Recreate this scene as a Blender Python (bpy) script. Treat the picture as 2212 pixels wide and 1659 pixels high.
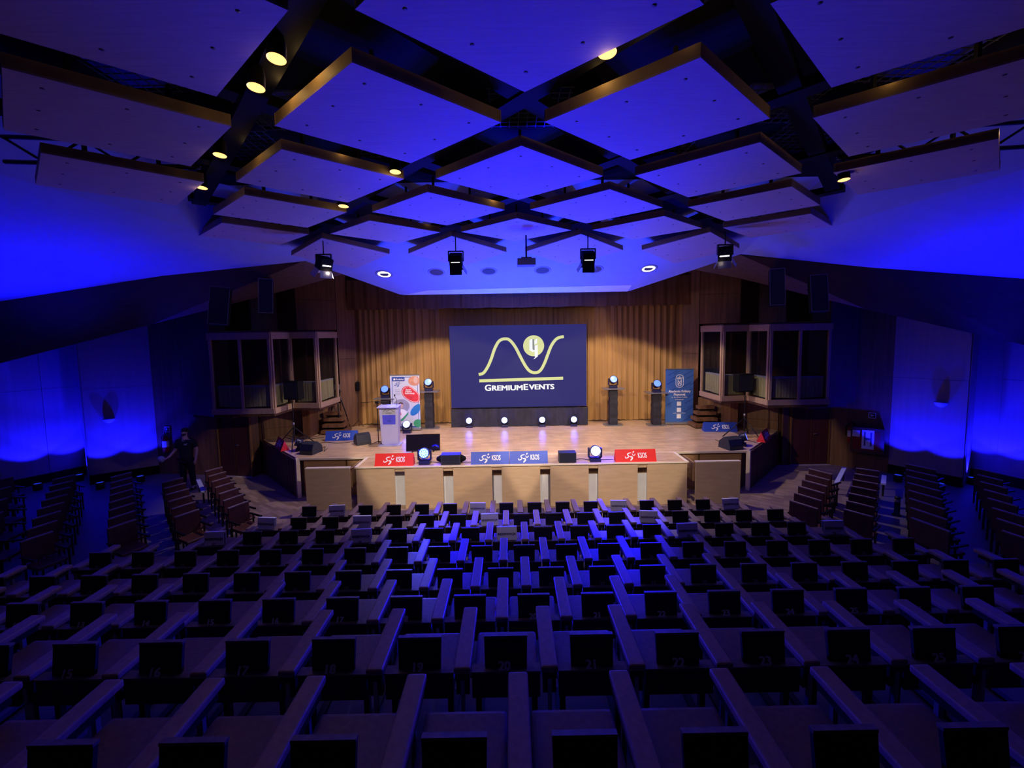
import bpy, bmesh, math, random
from mathutils import Vector, Matrix, Euler
random.seed(7)
PI = math.pi
R = math.radians
sc = bpy.context.scene
for o in list(bpy.data.objects): bpy.data.objects.remove(o)
C = sc.collection

# ------------------------------------------------------------------ camera
F = 900.0; CXP = 1106.0; CYP = 792.5
TH, RO, YAW = R(4.5), R(.93), R(.18)
CAM = Vector((-.3, 0, 4.45))
FW = Vector((math.sin(YAW)*math.cos(TH), math.cos(YAW)*math.cos(TH), -math.sin(TH)))
R0 = Vector((math.cos(YAW), -math.sin(YAW), 0)); U0 = R0.cross(FW)
RT = R0*math.cos(RO) - U0*math.sin(RO); UP = U0*math.cos(RO) + R0*math.sin(RO)
def P(px, py, X=None, Y=None, Z=None):
    """survey: the point of the hall seen at a photo pixel, on a known plane of the building"""
    d = FW + RT*((px-CXP)/F) - UP*((py-CYP)/F)
    t = (X-CAM.x)/d.x if X is not None else (Y-CAM.y)/d.y if Y is not None else (Z-CAM.z)/d.z
    return CAM + d*t
cd = bpy.data.cameras.new('camera'); co = bpy.data.objects.new('camera', cd); C.objects.link(co)
M3 = Matrix((RT, UP, -FW)).transposed().to_4x4(); M3.translation = CAM
co.matrix_world = M3
cd.sensor_width = 36; cd.sensor_fit = 'HORIZONTAL'; cd.lens = F/2212*36
cd.shift_y = -(829.5-CYP)/2212; cd.clip_start = .05; cd.clip_end = 200
sc.camera = co

# ------------------------------------------------------------------ world, exposure, lights
w = bpy.data.worlds.new('world'); sc.world = w; w.use_nodes = True
w.node_tree.nodes['Background'].inputs[0].default_value = (.8, .38, 1, 1)
w.node_tree.nodes['Background'].inputs[1].default_value = .0027
sc.view_settings.view_transform = 'Standard'; sc.view_settings.look = 'None'
sc.view_settings.exposure = 0; sc.view_settings.gamma = 1; sc.view_settings.use_curve_mapping = False
BLUE = (.01, .012, 1.0)
DEEP = (.004, .004, 1.0)
WARM = (1.0, .72, .45)
WHITE = (1.0, .80, .60)
def spot(name, loc, to, energy, color, angle, blend=.3, radius=.08, parent=None):
    l = bpy.data.lights.new(name, 'SPOT'); l.energy = energy; l.color = color
    l.spot_size = R(angle); l.spot_blend = blend; l.shadow_soft_size = radius
    o = bpy.data.objects.new(name, l); C.objects.link(o)
    o.location = loc; d = Vector(to)-Vector(loc); o.rotation_euler = d.to_track_quat('-Z', 'Y').to_euler()
    if parent: o.parent = parent
    return o
def point(name, loc, energy, color, radius=.05, parent=None):
    l = bpy.data.lights.new(name, 'POINT'); l.energy = energy; l.color = color; l.shadow_soft_size = radius
    o = bpy.data.objects.new(name, l); C.objects.link(o); o.location = loc
    if parent: o.parent = parent
    return o
# stage key lights hung at the ceiling bars over the audience, aimed at the stage
for x, e in ((-1.9, 1900), (1.9, 1900)):
    spot('key_light', (x*.8, 4.4, 6.3), (x*.95, 10.9, 2.45), e, WHITE, 40, .12)
for sx in (-1, 1):      # cross lights reach the stage wings and the booth sides
    spot('key_light', (sx*4.4, 4.2, 6.3), (-sx*4.6, 13.0, 1.3), 1500, WHITE, 27, .15)
for x in (-3.35, 3.75):     # the two lit round lamps in the soffit over the stage
    spot('soffit_lamp_beam', (x, 12.45, 6.25), (x*.9, 12.9, 1.2), 520, WHITE, 108, .15)
spot('key_light', (0, 3.0, 6.3), (0, 12.4, 1.1), 300, WHITE, 62, .6)
# blue moving heads: beams thrown from the stage to the ceiling and the seats
for x, e in ((-2.2, 1500), (-.5, 2900), (.6, 2900), (2.3, 1500)):
    spot('blue_beam', (x, 14.1, 2.2), (x*.4, 5.9, 7.6), e*1.1, (.001, .001, 1), 44, 1, .15)
for x in (-.9, .9):
    spot('blue_beam', (x, 12.9, 1.7), (x*.4, 12.1, 6.4), 2300, (.001, .045, 1), 125, 1, .15)
for x in (-2.9, -4.5, 3.4, 4.7):
    spot('blue_beam', (x, 14.4, 2.75), (x*-.06, 6.0, 1.2), 3800, DEEP, 32, 1, .15)
spot('blue_beam', (-3.1, 14.4, 2.9), (-1.9, 5.2, 1.5), 420, (.7, .72, 1), 11, 1, .1)
spot('aisle_fill_spot', (-5.5, 6.0, 6.2), (-9.9, 11.9, 1.55), 260, (.45, .34, 1), 11, 1, .05)  # added spot to brighten the standing man, no lamp of its own
# narrow blue beams crossing the aisles of the side blocks
for px in (322, 1893):
    g = P(px, 1095, Z=0); spot('aisle_fill_spot', (g.x*.9, 7.5, 6.0), g, 260, DEEP, 16, 1, .05)

# ------------------------------------------------------------------ materials
MATS = {}
def mat(name, col, rough=.6, metal=0, emit=None, es=1, noise=.12, scale=(8, 8, 8), spec=.4, bump=0, alpha=None, col2=None, trans=0):
    if name in MATS: return MATS[name]
    m = bpy.data.materials.new(name); m.use_nodes = True; nt = m.node_tree
    b = nt.nodes['Principled BSDF']
    b.inputs['Roughness'].default_value = rough; b.inputs['Metallic'].default_value = metal
    b.inputs['Specular IOR Level'].default_value = spec
    if emit:
        b.inputs['Emission Color'].default_value = (*emit, 1); b.inputs['Emission Strength'].default_value = es
        b.inputs['Base Color'].default_value = (*col, 1)
    else:
        tc = nt.nodes.new('ShaderNodeTexCoord'); mp = nt.nodes.new('ShaderNodeMapping')
        mp.inputs['Scale'].default_value = scale
        n = nt.nodes.new('ShaderNodeTexNoise'); n.inputs['Scale'].default_value = 1; n.inputs['Detail'].default_value = 5
        r = nt.nodes.new('ShaderNodeValToRGB'); r.color_ramp.elements[0].position = .3; r.color_ramp.elements[1].position = .7
        c2 = col2 or tuple(min(1, c*(1+noise)) for c in col)
        c1 = tuple(c*(1-noise) for c in col) if not col2 else col
        r.color_ramp.elements[0].color = (*c1, 1); r.color_ramp.elements[1].color = (*c2, 1)
        nt.links.new(tc.outputs['Object'], mp.inputs[0]); nt.links.new(mp.outputs[0], n.inputs['Vector'])
        nt.links.new(n.outputs[0], r.inputs[0]); nt.links.new(r.outputs[0], b.inputs['Base Color'])
        if bump:
            bp = nt.nodes.new('ShaderNodeBump'); bp.inputs['Strength'].default_value = bump; bp.inputs['Distance'].default_value = .01
            nt.links.new(n.outputs[0], bp.inputs['Height']); nt.links.new(bp.outputs[0], b.inputs['Normal'])
    if alpha is not None: b.inputs['Alpha'].default_value = alpha
    if trans: b.inputs['Transmission Weight'].default_value = trans
    MATS[name] = m; return m
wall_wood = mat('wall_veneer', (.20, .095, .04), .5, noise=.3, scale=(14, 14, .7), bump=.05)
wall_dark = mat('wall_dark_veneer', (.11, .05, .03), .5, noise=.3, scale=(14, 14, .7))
red_wood = mat('door_wood', (.09, .025, .018), .45, noise=.25, scale=(14, 14, .7))
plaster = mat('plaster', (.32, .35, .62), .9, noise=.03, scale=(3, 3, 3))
panel_m = mat('pale_board', (.42, .31, .40), .75, noise=.08, scale=(2, 40, 2))
rim_m = mat('board_edge', (.40, .27, .13), .6, noise=.15, scale=(4, 4, 4))
black_m = mat('black_paint', (.005, .005, .006), .8, spec=.1)
blk_met = mat('black_metal', (.012, .012, .014), .4, .3)
ply = mat('plywood', (.52, .37, .23), .6, noise=.07, scale=(3, 3, 14), bump=.02)
ply_lt = mat('plywood_edge', (.78, .66, .50), .55, noise=.06, scale=(20, 20, 20))
ply_dk = mat('plywood_brown', (.33, .19, .10), .6, noise=.15, scale=(2, 2, 20))
white_m = mat('white_sheet', (.72, .74, .80), .6, noise=.06, scale=(3, 3, 2))
cloth_blk = mat('black_cloth', (.022, .022, .032), .75, noise=.3, scale=(6, 6, 3), bump=.3)
gold_cl = mat('gold_curtain', (.40, .22, .07), .8, noise=.15, scale=(30, 30, .6), bump=.1)
cushion_m = mat('cushion_vinyl', (.18, .11, .09), .45, noise=.15, scale=(30, 30, 30), spec=.45, bump=.1)
vinyl = mat('seat_vinyl', (.30, .19, .15), .42, noise=.15, scale=(30, 30, 30), spec=.5, bump=.1)
seat_dk = mat('seat_dark_wood', (.035, .016, .012), .5, noise=.3, scale=(4, 20, 20))
seat_bk = mat('seat_black_board', (.007, .006, .008), .6)
seat_edge = mat('seat_pale_edge', (.16, .12, .11), .5, noise=.35, scale=(18, 18, 18))  # paler than the boards, tone varied at random
chair_edge = mat('chair_top_edge', (.34, .24, .21), .5, noise=.2)
side_m = mat('side_seat_wood', (.10, .03, .02), .5, noise=.3, scale=(6, 6, 6))
grey_met = mat('grey_metal', (.35, .35, .36), .35, .7)
num_m = mat('painted_number', (.6, .57, .54), .7)
num_d = mat('darker_number', (.16, .15, .14), .7)  # darker tone for the numbers of the rows further off
booth_m = mat('booth_frame', (.38, .25, .17), .5, noise=.1, scale=(20, 20, 3))
glass_m = mat('glass', (.01, .01, .02), .04, noise=0, spec=.5, alpha=.3)
lace = mat('lace_curtain', (.90, .76, .36), .8, noise=.35, scale=(60, 60, 1))
red_m = mat('red_print', (.75, .02, .02), .5, noise=.03)
blue_m = mat('blue_print', (.03, .08, .50), .5, noise=.03)
wht_p = mat('white_print', (.85, .85, .88), .6, noise=.02)
skin_m = mat('skin', (.55, .33, .25), .55, noise=.04)
hair_m = mat('dark_hair', (.02, .013, .01), .7, noise=.3)
shirt_m = mat('black_polo', (.010, .010, .014), .8)
pants_m = mat('black_trousers', (.008, .008, .011), .8)
spk_m = mat('speaker_grille', (.012, .013, .03), .6, noise=.4, scale=(90, 90, 90))
lamp_in = mat('lamp_reflector', (1, .7, .4), .5, emit=(1, .55, .18), es=.95)
lens_w = mat('lens_white_blue', (.3, .4, 1), .3, emit=(.42, .55, 1), es=3)
lens_b = mat('lens_blue', (.1, .2, 1), .3, emit=(.10, .22, 1), es=1.3)
lens_p = mat('lens_pale_blue', (.1, .2, 1), .3, emit=(.28, .45, 1), es=1.2)
lens_c = mat('led_cell', (.5, .9, 1), .3, emit=(.35, .85, 1), es=3)
lens_hot = mat('halogen_glow', (1, 1, .9), .3, emit=(1, .93, .85), es=2.2)
head_m = mat('moving_head_shell', (.02, .02, .06), .35, .2)
screen_m = mat('led_screen', (.004, .004, .006), .5, emit=(.028, .026, .150), es=1, spec=.1)
logo_y = mat('screen_yellow', (.02, .02, .01), .5, emit=(.70, .72, .30), es=1)
logo_w = mat('screen_white', (.02, .02, .02), .5, emit=(.92, .93, .95), es=1)
logo_g = mat('screen_grey', (.01, .01, .01), .5, emit=(.26, .28, .24), es=1)

def parquet(name, a, b, rot, rough, sx=3.2, sy=.09):
    m = bpy.data.materials.new(name); m.use_nodes = True; nt = m.node_tree; bs = nt.nodes['Principled BSDF']
    tc = nt.nodes.new('ShaderNodeTexCoord'); mp = nt.nodes.new('ShaderNodeMapping'); mp.inputs['Rotation'].default_value[2] = rot
    br = nt.nodes.new('ShaderNodeTexBrick'); br.inputs['Scale'].default_value = 1
    br.inputs['Brick Width'].default_value = .5; br.inputs['Row Height'].default_value = sy
    br.inputs['Mortar Size'].default_value = .002; br.inputs['Color1'].default_value = (*a, 1); br.inputs['Color2'].default_value = (*b, 1)
    br.inputs['Mortar'].default_value = (a[0]*.4, a[1]*.4, a[2]*.4, 1); br.inputs['Bias'].default_value = 0
    n = nt.nodes.new('ShaderNodeTexNoise'); n.inputs['Scale'].default_value = 2.5; n.inputs['Detail'].default_value = 6
    mx = nt.nodes.new('ShaderNodeMix'); mx.data_type = 'RGBA'; mx.blend_type = 'MULTIPLY'; mx.inputs[0].default_value = .5
    nt.links.new(tc.outputs['Object'], mp.inputs[0]); nt.links.new(mp.outputs[0], br.inputs['Vector'])
    nt.links.new(mp.outputs[0], n.inputs['Vector'])
    nt.links.new(br.outputs['Color'], mx.inputs[6]); nt.links.new(n.outputs[0], mx.inputs[7])
    nt.links.new(mx.outputs[2], bs.inputs['Base Color']); bs.inputs['Roughness'].default_value = rough
    return m
stage_fl = parquet('stage_parquet', (.98, .68, .38), (.78, .50, .27), 0, .28)
hall_fl = parquet('hall_parquet', (.60, .42, .30), (.34, .23, .16), R(35), .4)
lino = mat('aisle_lino', (.16, .13, .13), .45, noise=.1, scale=(1, 1, 1))

# ------------------------------------------------------------------ mesh helpers
class MB:
    def __init__(s): s.v = []; s.f = []; s.sm = []
    def add(s, vs, fs, smooth=False):
        k = len(s.v); s.v += [tuple(v) for v in vs]; s.f += [tuple(i+k for i in f) for f in fs]; s.sm += [smooth]*len(fs)
        return s
    def box(s, x0, x1, y0, y1, z0, z1, M=None):
        vs = [Vector((x, y, z)) for z in (z0, z1) for y in (y0, y1) for x in (x0, x1)]
        if M: vs = [M @ v for v in vs]
        return s.add(vs, [(0, 2, 3, 1), (4, 5, 7, 6), (0, 1, 5, 4), (2, 6, 7, 3), (0, 4, 6, 2), (1, 3, 7, 5)])
    def prism(s, pts, z0, z1):
        n = len(pts); vs = [(p[0], p[1], z0) for p in pts]+[(p[0], p[1], z1) for p in pts]
        a = sum(pts[i][0]*pts[(i+1) % n][1]-pts[(i+1) % n][0]*pts[i][1] for i in range(n))
        fs = [tuple(range(n))[::-1], tuple(range(n, 2*n))]+[(i, (i+1) % n, n+(i+1) % n, n+i) for i in range(n)]
        if a < 0: fs = [f[::-1] for f in fs]
        return s.add(vs, fs)
    def plate(s, pts, y0, y1):            # outline in x,z extruded in y
        n = len(pts); vs = [(p[0], y0, p[1]) for p in pts]+[(p[0], y1, p[1]) for p in pts]
        a = sum(pts[i][0]*pts[(i+1) % n][1]-pts[(i+1) % n][0]*pts[i][1] for i in range(n))
        fs = [tuple(range(n)), tuple(range(n, 2*n))[::-1]]+[(i, n+i, n+(i+1) % n, (i+1) % n) for i in range(n)]
        if a < 0: fs = [f[::-1] for f in fs]
        return s.add(vs, fs)
    def tube(s, pts, r, n=8, caps=True, smooth=True):
        pts = [Vector(p) for p in pts]; rs = r if isinstance(r, (list, tuple)) else [r]*len(pts)
        vs = []; prev = None
        for i, p in enumerate(pts):
            t = ((pts[min(i+1, len(pts)-1)]-pts[max(i-1, 0)])).normalized()
            if prev is None:
                u = t.orthogonal().normalized()
            else:
                u = (prev - t*prev.dot(t)); u = u.normalized() if u.length > 1e-6 else t.orthogonal().normalized()
            prev = u; v = t.cross(u)
            for k in range(n):
                a = 2*PI*k/n; vs.append(p+(u*math.cos(a)+v*math.sin(a))*rs[i])
        fs = []
        for i in range(len(pts)-1):
            for k in range(n):
                fs.append((i*n+k, i*n+(k+1) % n, (i+1)*n+(k+1) % n, (i+1)*n+k))
        s.add(vs, fs, smooth)
        if caps:
            k = len(s.v)-len(vs)
            s.f += [tuple(k+j for j in range(n))[::-1], tuple(k+(len(pts)-1)*n+j for j in range(n))]; s.sm += [False, False]
        return s
    def lathe(s, prof, n=24, M=None, smooth=True):
        vs = [Vector((r*math.cos(2*PI*k/n), r*math.sin(2*PI*k/n), z)) for r, z in prof for k in range(n)]
        if M: vs = [M @ v for v in vs]
        fs = [(i*n+k, i*n+(k+1) % n, (i+1)*n+(k+1) % n, (i+1)*n+k) for i in range(len(prof)-1) for k in range(n)]
        return s.add(vs, fs, smooth)
    def quad(s, a, b, c, d): return s.add([a, b, c, d], [(0, 1, 2, 3)])
    def mesh(s, name, m):
        me = bpy.data.meshes.new(name); me.from_pydata(s.v, [], s.f); me.update()
        me.polygons.foreach_set('use_smooth', s.sm)
        me.materials.append(m); return me
    def build(s, name, m, parent=None, bevel=0, seg=1):
        me = s.mesh(name, m)
        if bevel:
            bm = bmesh.new(); bm.from_mesh(me)
            bmesh.ops.bevel(bm, geom=[e for e in bm.edges if e.calc_face_angle(0) > .6] if bm.edges else [], offset=bevel, segments=seg, affect='EDGES', profile=.6)
            bm.to_mesh(me); bm.free()
        o = bpy.data.objects.new(name, me); C.objects.link(o)
        if parent: o.parent = parent
        return o
def tag(o, label=None, cat=None, group=None, kind=None):
    if label: o['label'] = label
    if cat: o['category'] = cat
    if group: o['group'] = group
    if kind: o['kind'] = kind
    return o
def thing(name, label, cat, loc=(0, 0, 0), rz=0, group=None, rot=None):
    o = bpy.data.objects.new(name, None); C.objects.link(o); o.empty_display_size = .2
    o.location = loc; o.rotation_euler = rot or (0, 0, rz)
    return tag(o, label, cat, group)
def struct(name, mb, m, parent=None, **k):
    o = mb.build(name, m, parent, **k); o['kind'] = 'structure'; return o
def sroot(name):
    o = bpy.data.objects.new(name, None); C.objects.link(o); o['kind'] = 'structure'; return o
TX = {}
def text_mesh(s, size=1, bold=0, m=None, squeeze=1.0, shear=0):
    key = (s, size, bold, m.name, squeeze, shear)
    if key in TX: return TX[key]
    c = bpy.data.curves.new('lettering', 'FONT'); c.body = s; c.size = size; c.align_x = 'CENTER'; c.align_y = 'CENTER'
    c.resolution_u = 3; c.extrude = .0015; c.shear = shear
    o = bpy.data.objects.new('lettering', c); C.objects.link(o)
    bpy.context.view_layer.update()
    me = bpy.data.meshes.new_from_object(o.evaluated_get(bpy.context.evaluated_depsgraph_get()))
    bpy.data.objects.remove(o)
    if bold:                                             # heavier face: the glyphs merged with slightly shifted copies
        bm = bmesh.new()
        for q_, (dx, dz) in enumerate(((-1, -.5), (-1, .5), (0, 0), (1, -.5), (1, .5))):
            n0 = len(bm.verts); bm.from_mesh(me); bm.verts.ensure_lookup_table()
            for v in bm.verts[n0:]: v.co.x += dx*bold*1.6; v.co.y += dz*bold*1.6; v.co.z += q_*.0004
        bm.to_mesh(me); bm.free()
    me.transform(Matrix.Diagonal((squeeze, 1, 1, 1)))
    me.transform(Matrix.Rotation(PI/2, 4, 'X'))          # stands up, faces -Y
    me.materials.clear(); me.materials.append(m); me.name = 'lettering'
    TX[key] = me; return me
def text(name, s, size, m, parent, loc, rot=(0, 0, 0), bold=0, squeeze=1, shear=0):
    o = bpy.data.objects.new(name, text_mesh(s, size, bold, m, squeeze, shear)); C.objects.link(o)
    o.parent = parent; o.location = loc; o.rotation_euler = rot; return o
def ribbon(pts, wd, y=0, th=.004):
    """flat stroke in the xz plane along pts"""
    mb = MB(); L = []; Rr = []
    for i, p in enumerate(pts):
        a = pts[max(i-1, 0)]; b = pts[min(i+1, len(pts)-1)]
        t = Vector((b[0]-a[0], b[1]-a[1])).normalized(); n = Vector((-t.y, t.x))
        ww = (wd[i] if isinstance(wd, list) else wd)/2
        L.append((p[0]+n.x*ww, p[1]+n.y*ww)); Rr.append((p[0]-n.x*ww, p[1]-n.y*ww))
    for i in range(len(pts)-1):
        mb.plate([L[i], L[i+1], Rr[i+1], Rr[i]], y-th, y)
    return mb
def disc(cx, cz, rx, rz=None, n=32): 
    rz = rz or rx; return [(cx+rx*math.cos(2*PI*k/n), cz+rz*math.sin(2*PI*k/n)) for k in range(n)]
def dup(root, name=None):
    r = root.copy(); C.objects.link(r)
    for ch in list(root.children):
        c = ch.copy(); C.objects.link(c); c.parent = r
        for g in list(ch.children):
            d = g.copy(); C.objects.link(d); d.parent = c
    return r
ORD = ['first', 'second', 'third', 'fourth', 'fifth', 'sixth', 'seventh', 'eighth', 'ninth', 'tenth', 'eleventh', 'twelfth', 'thirteenth', 'fourteenth', 'fifteenth', 'sixteenth', 'seventeenth', 'eighteenth', 'nineteenth', 'twentieth', 'twenty-first']
SZ = 1.12      # stage height

# ------------------------------------------------------------------ floor and terraces
fl = MB(); fl.box(-20, 20, -3, 17, -.2, -.001); struct('floor', fl, lino)
fp = MB(); fp.prism([(-6.4, 8.0), (6.4, 8.0), (9.3, 10.6), (10.9, 13.6), (8.4, 13.7), (-8.4, 13.9), (-11.3, 13.9), (-9.3, 10.6)], 0, .004); struct('floor_parquet', fp, hall_fl)
# seat rows: name, ledge y(px), ledge z, world Y, one seat px, count left, count right
ROWS = [  # Y, floor z, x of reference seat, left n, right n
    ('Z', 1268, 1648, 2.40, 5, 4), ('A', 1093, 1447, 2.14, 6, 6), ('B', 1154, 1340, 1.79, 9, 8), ('C', 1082, 1268, 1.48, 10, 10),
    ('D', 1133, 1212, 1.25, 10, 9), ('E', 1095, 1168, 1.06, 8, 9), ('F', 1127, 1137, .86, 8, 8), ('G', 1094, 1110, .65, 7, 8)]
YR = [1.72, 2.70, 3.69, 4.67, 5.64, 6.60, 7.56, 8.58]
LED = .53
terr = sroot('floor_terraces')
half = [13, 13, 13, 6.9, 6.3, 5.9, 5.5, 5.1]
for i in range(8):
    zf = ROWS[i][3]-LED
    y0 = YR[i]-.42 if i else -2
    x = half[i] if i > 2 else [8.5, 8.0, 7.5][i]
    if zf > .05:
        mb = MB(); mb.box(-x-.1, x-.1, y0, YR[i]+.56, 0.004, zf-i*.0005); st = mb.build('terrace_step', lino, terr)

# ------------------------------------------------------------------ theatre seats of the main block
def pad(x0, x1, y0, y1, z0, z1, b, name, m, parent, seg=3):
    mb = MB(); mb.box(x0, x1, y0, y1, z0, z1); return mb.build(name, m, parent, bevel=b, seg=seg)
def make_seat():
    t = thing('auditorium_chair', 'x', 'seat')
    pad(-.235, .235, .05, .52, .33, .43, .03, 'seat_cushion', cushion_m, t)
    mb = MB(); mb.plate([(-.145, 0), (.145, 0), (.150, .21), (-.150, .21)], -.012, .012)
    br = mb.build('backrest', seat_bk, t); br.location = (0, .035, LED-.01); br.rotation_euler = (R(-8), 0, 0)
    e = MB(); e.box(-.151, .151, -.016, .018, .207, .222); eo = e.build('top_edge', seat_edge, br)
    mb = MB(); mb.box(-.235, .235, .0, .022, .33, LED-.012); mb.build('back_panel', seat_dk, t)
    mb = MB(); mb.box(-.24, .24, -.012, .062, LED-.012, LED); mb.build('ledge', seat_edge, t)
    arm(t, .3)
    for s in (-1, 1):
        mb = MB(); mb.box(s*.2-.02, s*.2+.02, .08, .12, 0, .33); mb.box(s*.2-.025, s*.2+.025, .04, .42, 0, .02); mb.build('leg', blk_met, t)
    return t
def arm(t, x):
    a = pad(x-.058, x+.058, -.03, .62, LED-.005, LED+.045, .018, 'armrest', vinyl, t)
    mb = MB(); mb.box(x-.05, x+.05, -.02, .56, LED-.05, LED-.004); mb.box(x-.045, x+.045, .0, .05, .36, LED-.05)
    mb.build('armrest_frame', blk_met, t)
    for y in (.0, .49):
        mb = MB(); mb.box(x-.014, x+.014, y-.014, y+.014, .06, LED-.055); mb.build('post', grey_met, t)
proto = make_seat(); used = False
rown = {'Z': 'row nearest the camera', 'A': 'second row from the camera', 'B': 'third row from the camera', 'C': 'fourth row from the camera',
        'D': 'fourth row from the stage', 'E': 'third row from the stage', 'F': 'second row from the stage', 'G': 'front row by the stage'}
endarm = None
SEATS = {}
for i, (nm, px, py, z, nl, nr) in enumerate(ROWS):
    x0 = P(px, py, Z=z).x if i else P(px, 1648, Y=1.72).x
    n = nl+nr+1
    for k in range(-nl, nr+1):
        s = proto if not used else dup(proto); used = True
        s.location = (x0+.6*k, YR[i], z-LED)
        idx = k+nl
        num = 20+k
        s['label'] = ('dark theatre seat, %s from the left in the %s' % (ORD[idx], rown[nm]))
        s['group'] = 'theatre seats in the main block'
        SEATS[(nm, idx)] = s
        if nm in 'ABCDE' and 1 <= num <= 40:
            text('seat_number', str(num), .075 if nm == 'A' else .065 if nm == 'B' else .05, num_m if nm in 'AB' else num_d, s, (-.01, -.006, LED+.035), (R(-25), 0, 0), .002, 1.1)
for (nm, k), s in SEATS.items():
    if k == 0:                                        # the row's first seat has a left armrest too
        for ch in list(s.children):
            if ch.name.split('.')[0] in ('armrest', 'armrest_frame', 'post'):
                c = ch.copy(); C.objects.link(c); c.parent = s; c.location.x = -.6
# paper reserved signs hung over backrests
paper_m = mat('paper', (.80, .80, .86), .7, noise=.03); ink_m = mat('ink', (.06, .05, .16), .7)
pp = None
for nm, ks in (('G', (1, 6, 11, 15)), ('F', (0, 3, 7, 12)), ('E', (0, 4, 8, 13, 17))):
    for q, k in enumerate(ks):
        if (nm, k) not in SEATS: continue
        s = SEATS[(nm, k)]
        if pp is None:
            pp = thing('reserved_sign', 'x', 'paper sign')
            mb = MB(); mb.box(-.165, .165, -.004, 0, .02, .235); mb.box(-.165, .165, -.004, .05, .232, .236); mb.box(-.165, .165, .046, .05, .06, .234)
            mb.build('sheet', paper_m, pp)
            text('lettering', 'REZERWACJA', .048, ink_m, pp, (0, -.006, .12), bold=.001)
            p = pp
        else: p = dup(pp)
        p.location = s.location + Vector((random.uniform(-.01, .01), .012, LED-.01)); p.rotation_euler = (R(-8), R(random.uniform(-3, 3)), R(random.uniform(-3, 3)))
        p['label'] = 'white paper sign on the %s seat from the left, %s' % (ORD[k], rown[nm])
        p['group'] = 'paper signs on seats'

# ------------------------------------------------------------------ side seat columns
def make_side(flip):
    t = thing('wooden_chair', 'x', 'chair')
    mb = MB(); mb.plate([(-.27, .47), (.27, .47), (.265, .88), (-.265, .88)], -.015, .02); mb.build('backrest', side_m, t)
    mb = MB(); mb.box(-.268, .268, -.02, .025, .88, .90); mb.build('top_edge', chair_edge, t)
    sy = -1 if flip else 1
    mb = MB(); mb.box(-.26, .26, *sorted((sy*.03, sy*.42)), .40, .46); mb.build('seat', side_m, t, bevel=.012)
    for s in (-1, 1):
        mb = MB(); mb.box(s*.24-.015, s*.24+.015, *sorted((0, sy*.03)), 0, .45); mb.build('leg', blk_met, t)
        mb = MB(); mb.box(s*.24-.015, s*.24+.015, *sorted((sy*.34, sy*.37)), 0, .41)
        mb.build('leg', blk_met, t)
        mb = MB(); mb.box(s*.285-.02, s*.285+.02, *sorted((0, sy*.4)), .60, .63); mb.box(s*.285-.008, s*.285+.008, *sorted((sy*.1, sy*.13)), .2, .6)
        mb.build('armrest', blk_met, t)
    return t
COLS = [('left', 'nearest the stage', 7, (494, 1097), (535, 1082), (443, 1018), (480, 1008), 1),
        ('left', 'second from the stage', 6, (376, 1117), (430, 1099), (350, 1042), (395, 1031), 1),
        ('left', 'third from the stage', 8, (231, 1142), (293, 1121), (238, 1031), (285, 1019), 1),
        ('left', 'fourth from the stage', 8, (44, 1170), (113, 1147), (109, 1037), (166, 1024), 1),
        ('left', 'at the frame edge', 5, (-60, 1165), (-5, 1140), (-20, 1040), (22, 1030), 1),
        ('right', 'nearest the stage', 6, (1706, 1080), (1767, 1099), (1754, 1013), (1790, 1022), 0),
        ('right', 'second from the stage', 7, (1823, 1099), (1886, 1116), (1853, 1011), (1896, 1017), 0),
        ('right', 'third from the stage', 8, (1969, 1117), (2053, 1148), (1965, 1003), (2013, 1013), 0),
        ('right', 'fourth from the stage', 8, (2165, 1145), (2245, 1172), (2099, 1009), (2165, 1024), 0)]
pr = {1: make_side(1), 0: make_side(0)}; us = {1: 0, 0: 0}
for side, cn, n, a0, a1, b0, b1, fl_ in COLS:
    A0, A1, B0, B1 = [P(*q, Z=.9) for q in (a0, a1, b0, b1)]
    an = math.atan2(A1.y-A0.y, A1.x-A0.x); bn = math.atan2(B1.y-B0.y, B1.x-B0.x)
    for k in range(n):
        t = k/(n-1); p = (A0+A1)/2*(1-t)+(B0+B1)/2*t
        s = pr[fl_] if not us[fl_] else dup(pr[fl_]); us[fl_] = 1
        s.location = (p.x, p.y, 0); s.rotation_euler = (0, 0, an*(1-t)+bn*t)
        wd = (A1-A0).length; s.scale = (min(max(wd/.54, .8), 1.35), 1, 1)
        s['label'] = 'reddish wooden chair, %s from the near end, %s side column %s' % (ORD[k], side, cn)
        s['group'] = 'wooden seats of the %s side block' % side

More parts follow.
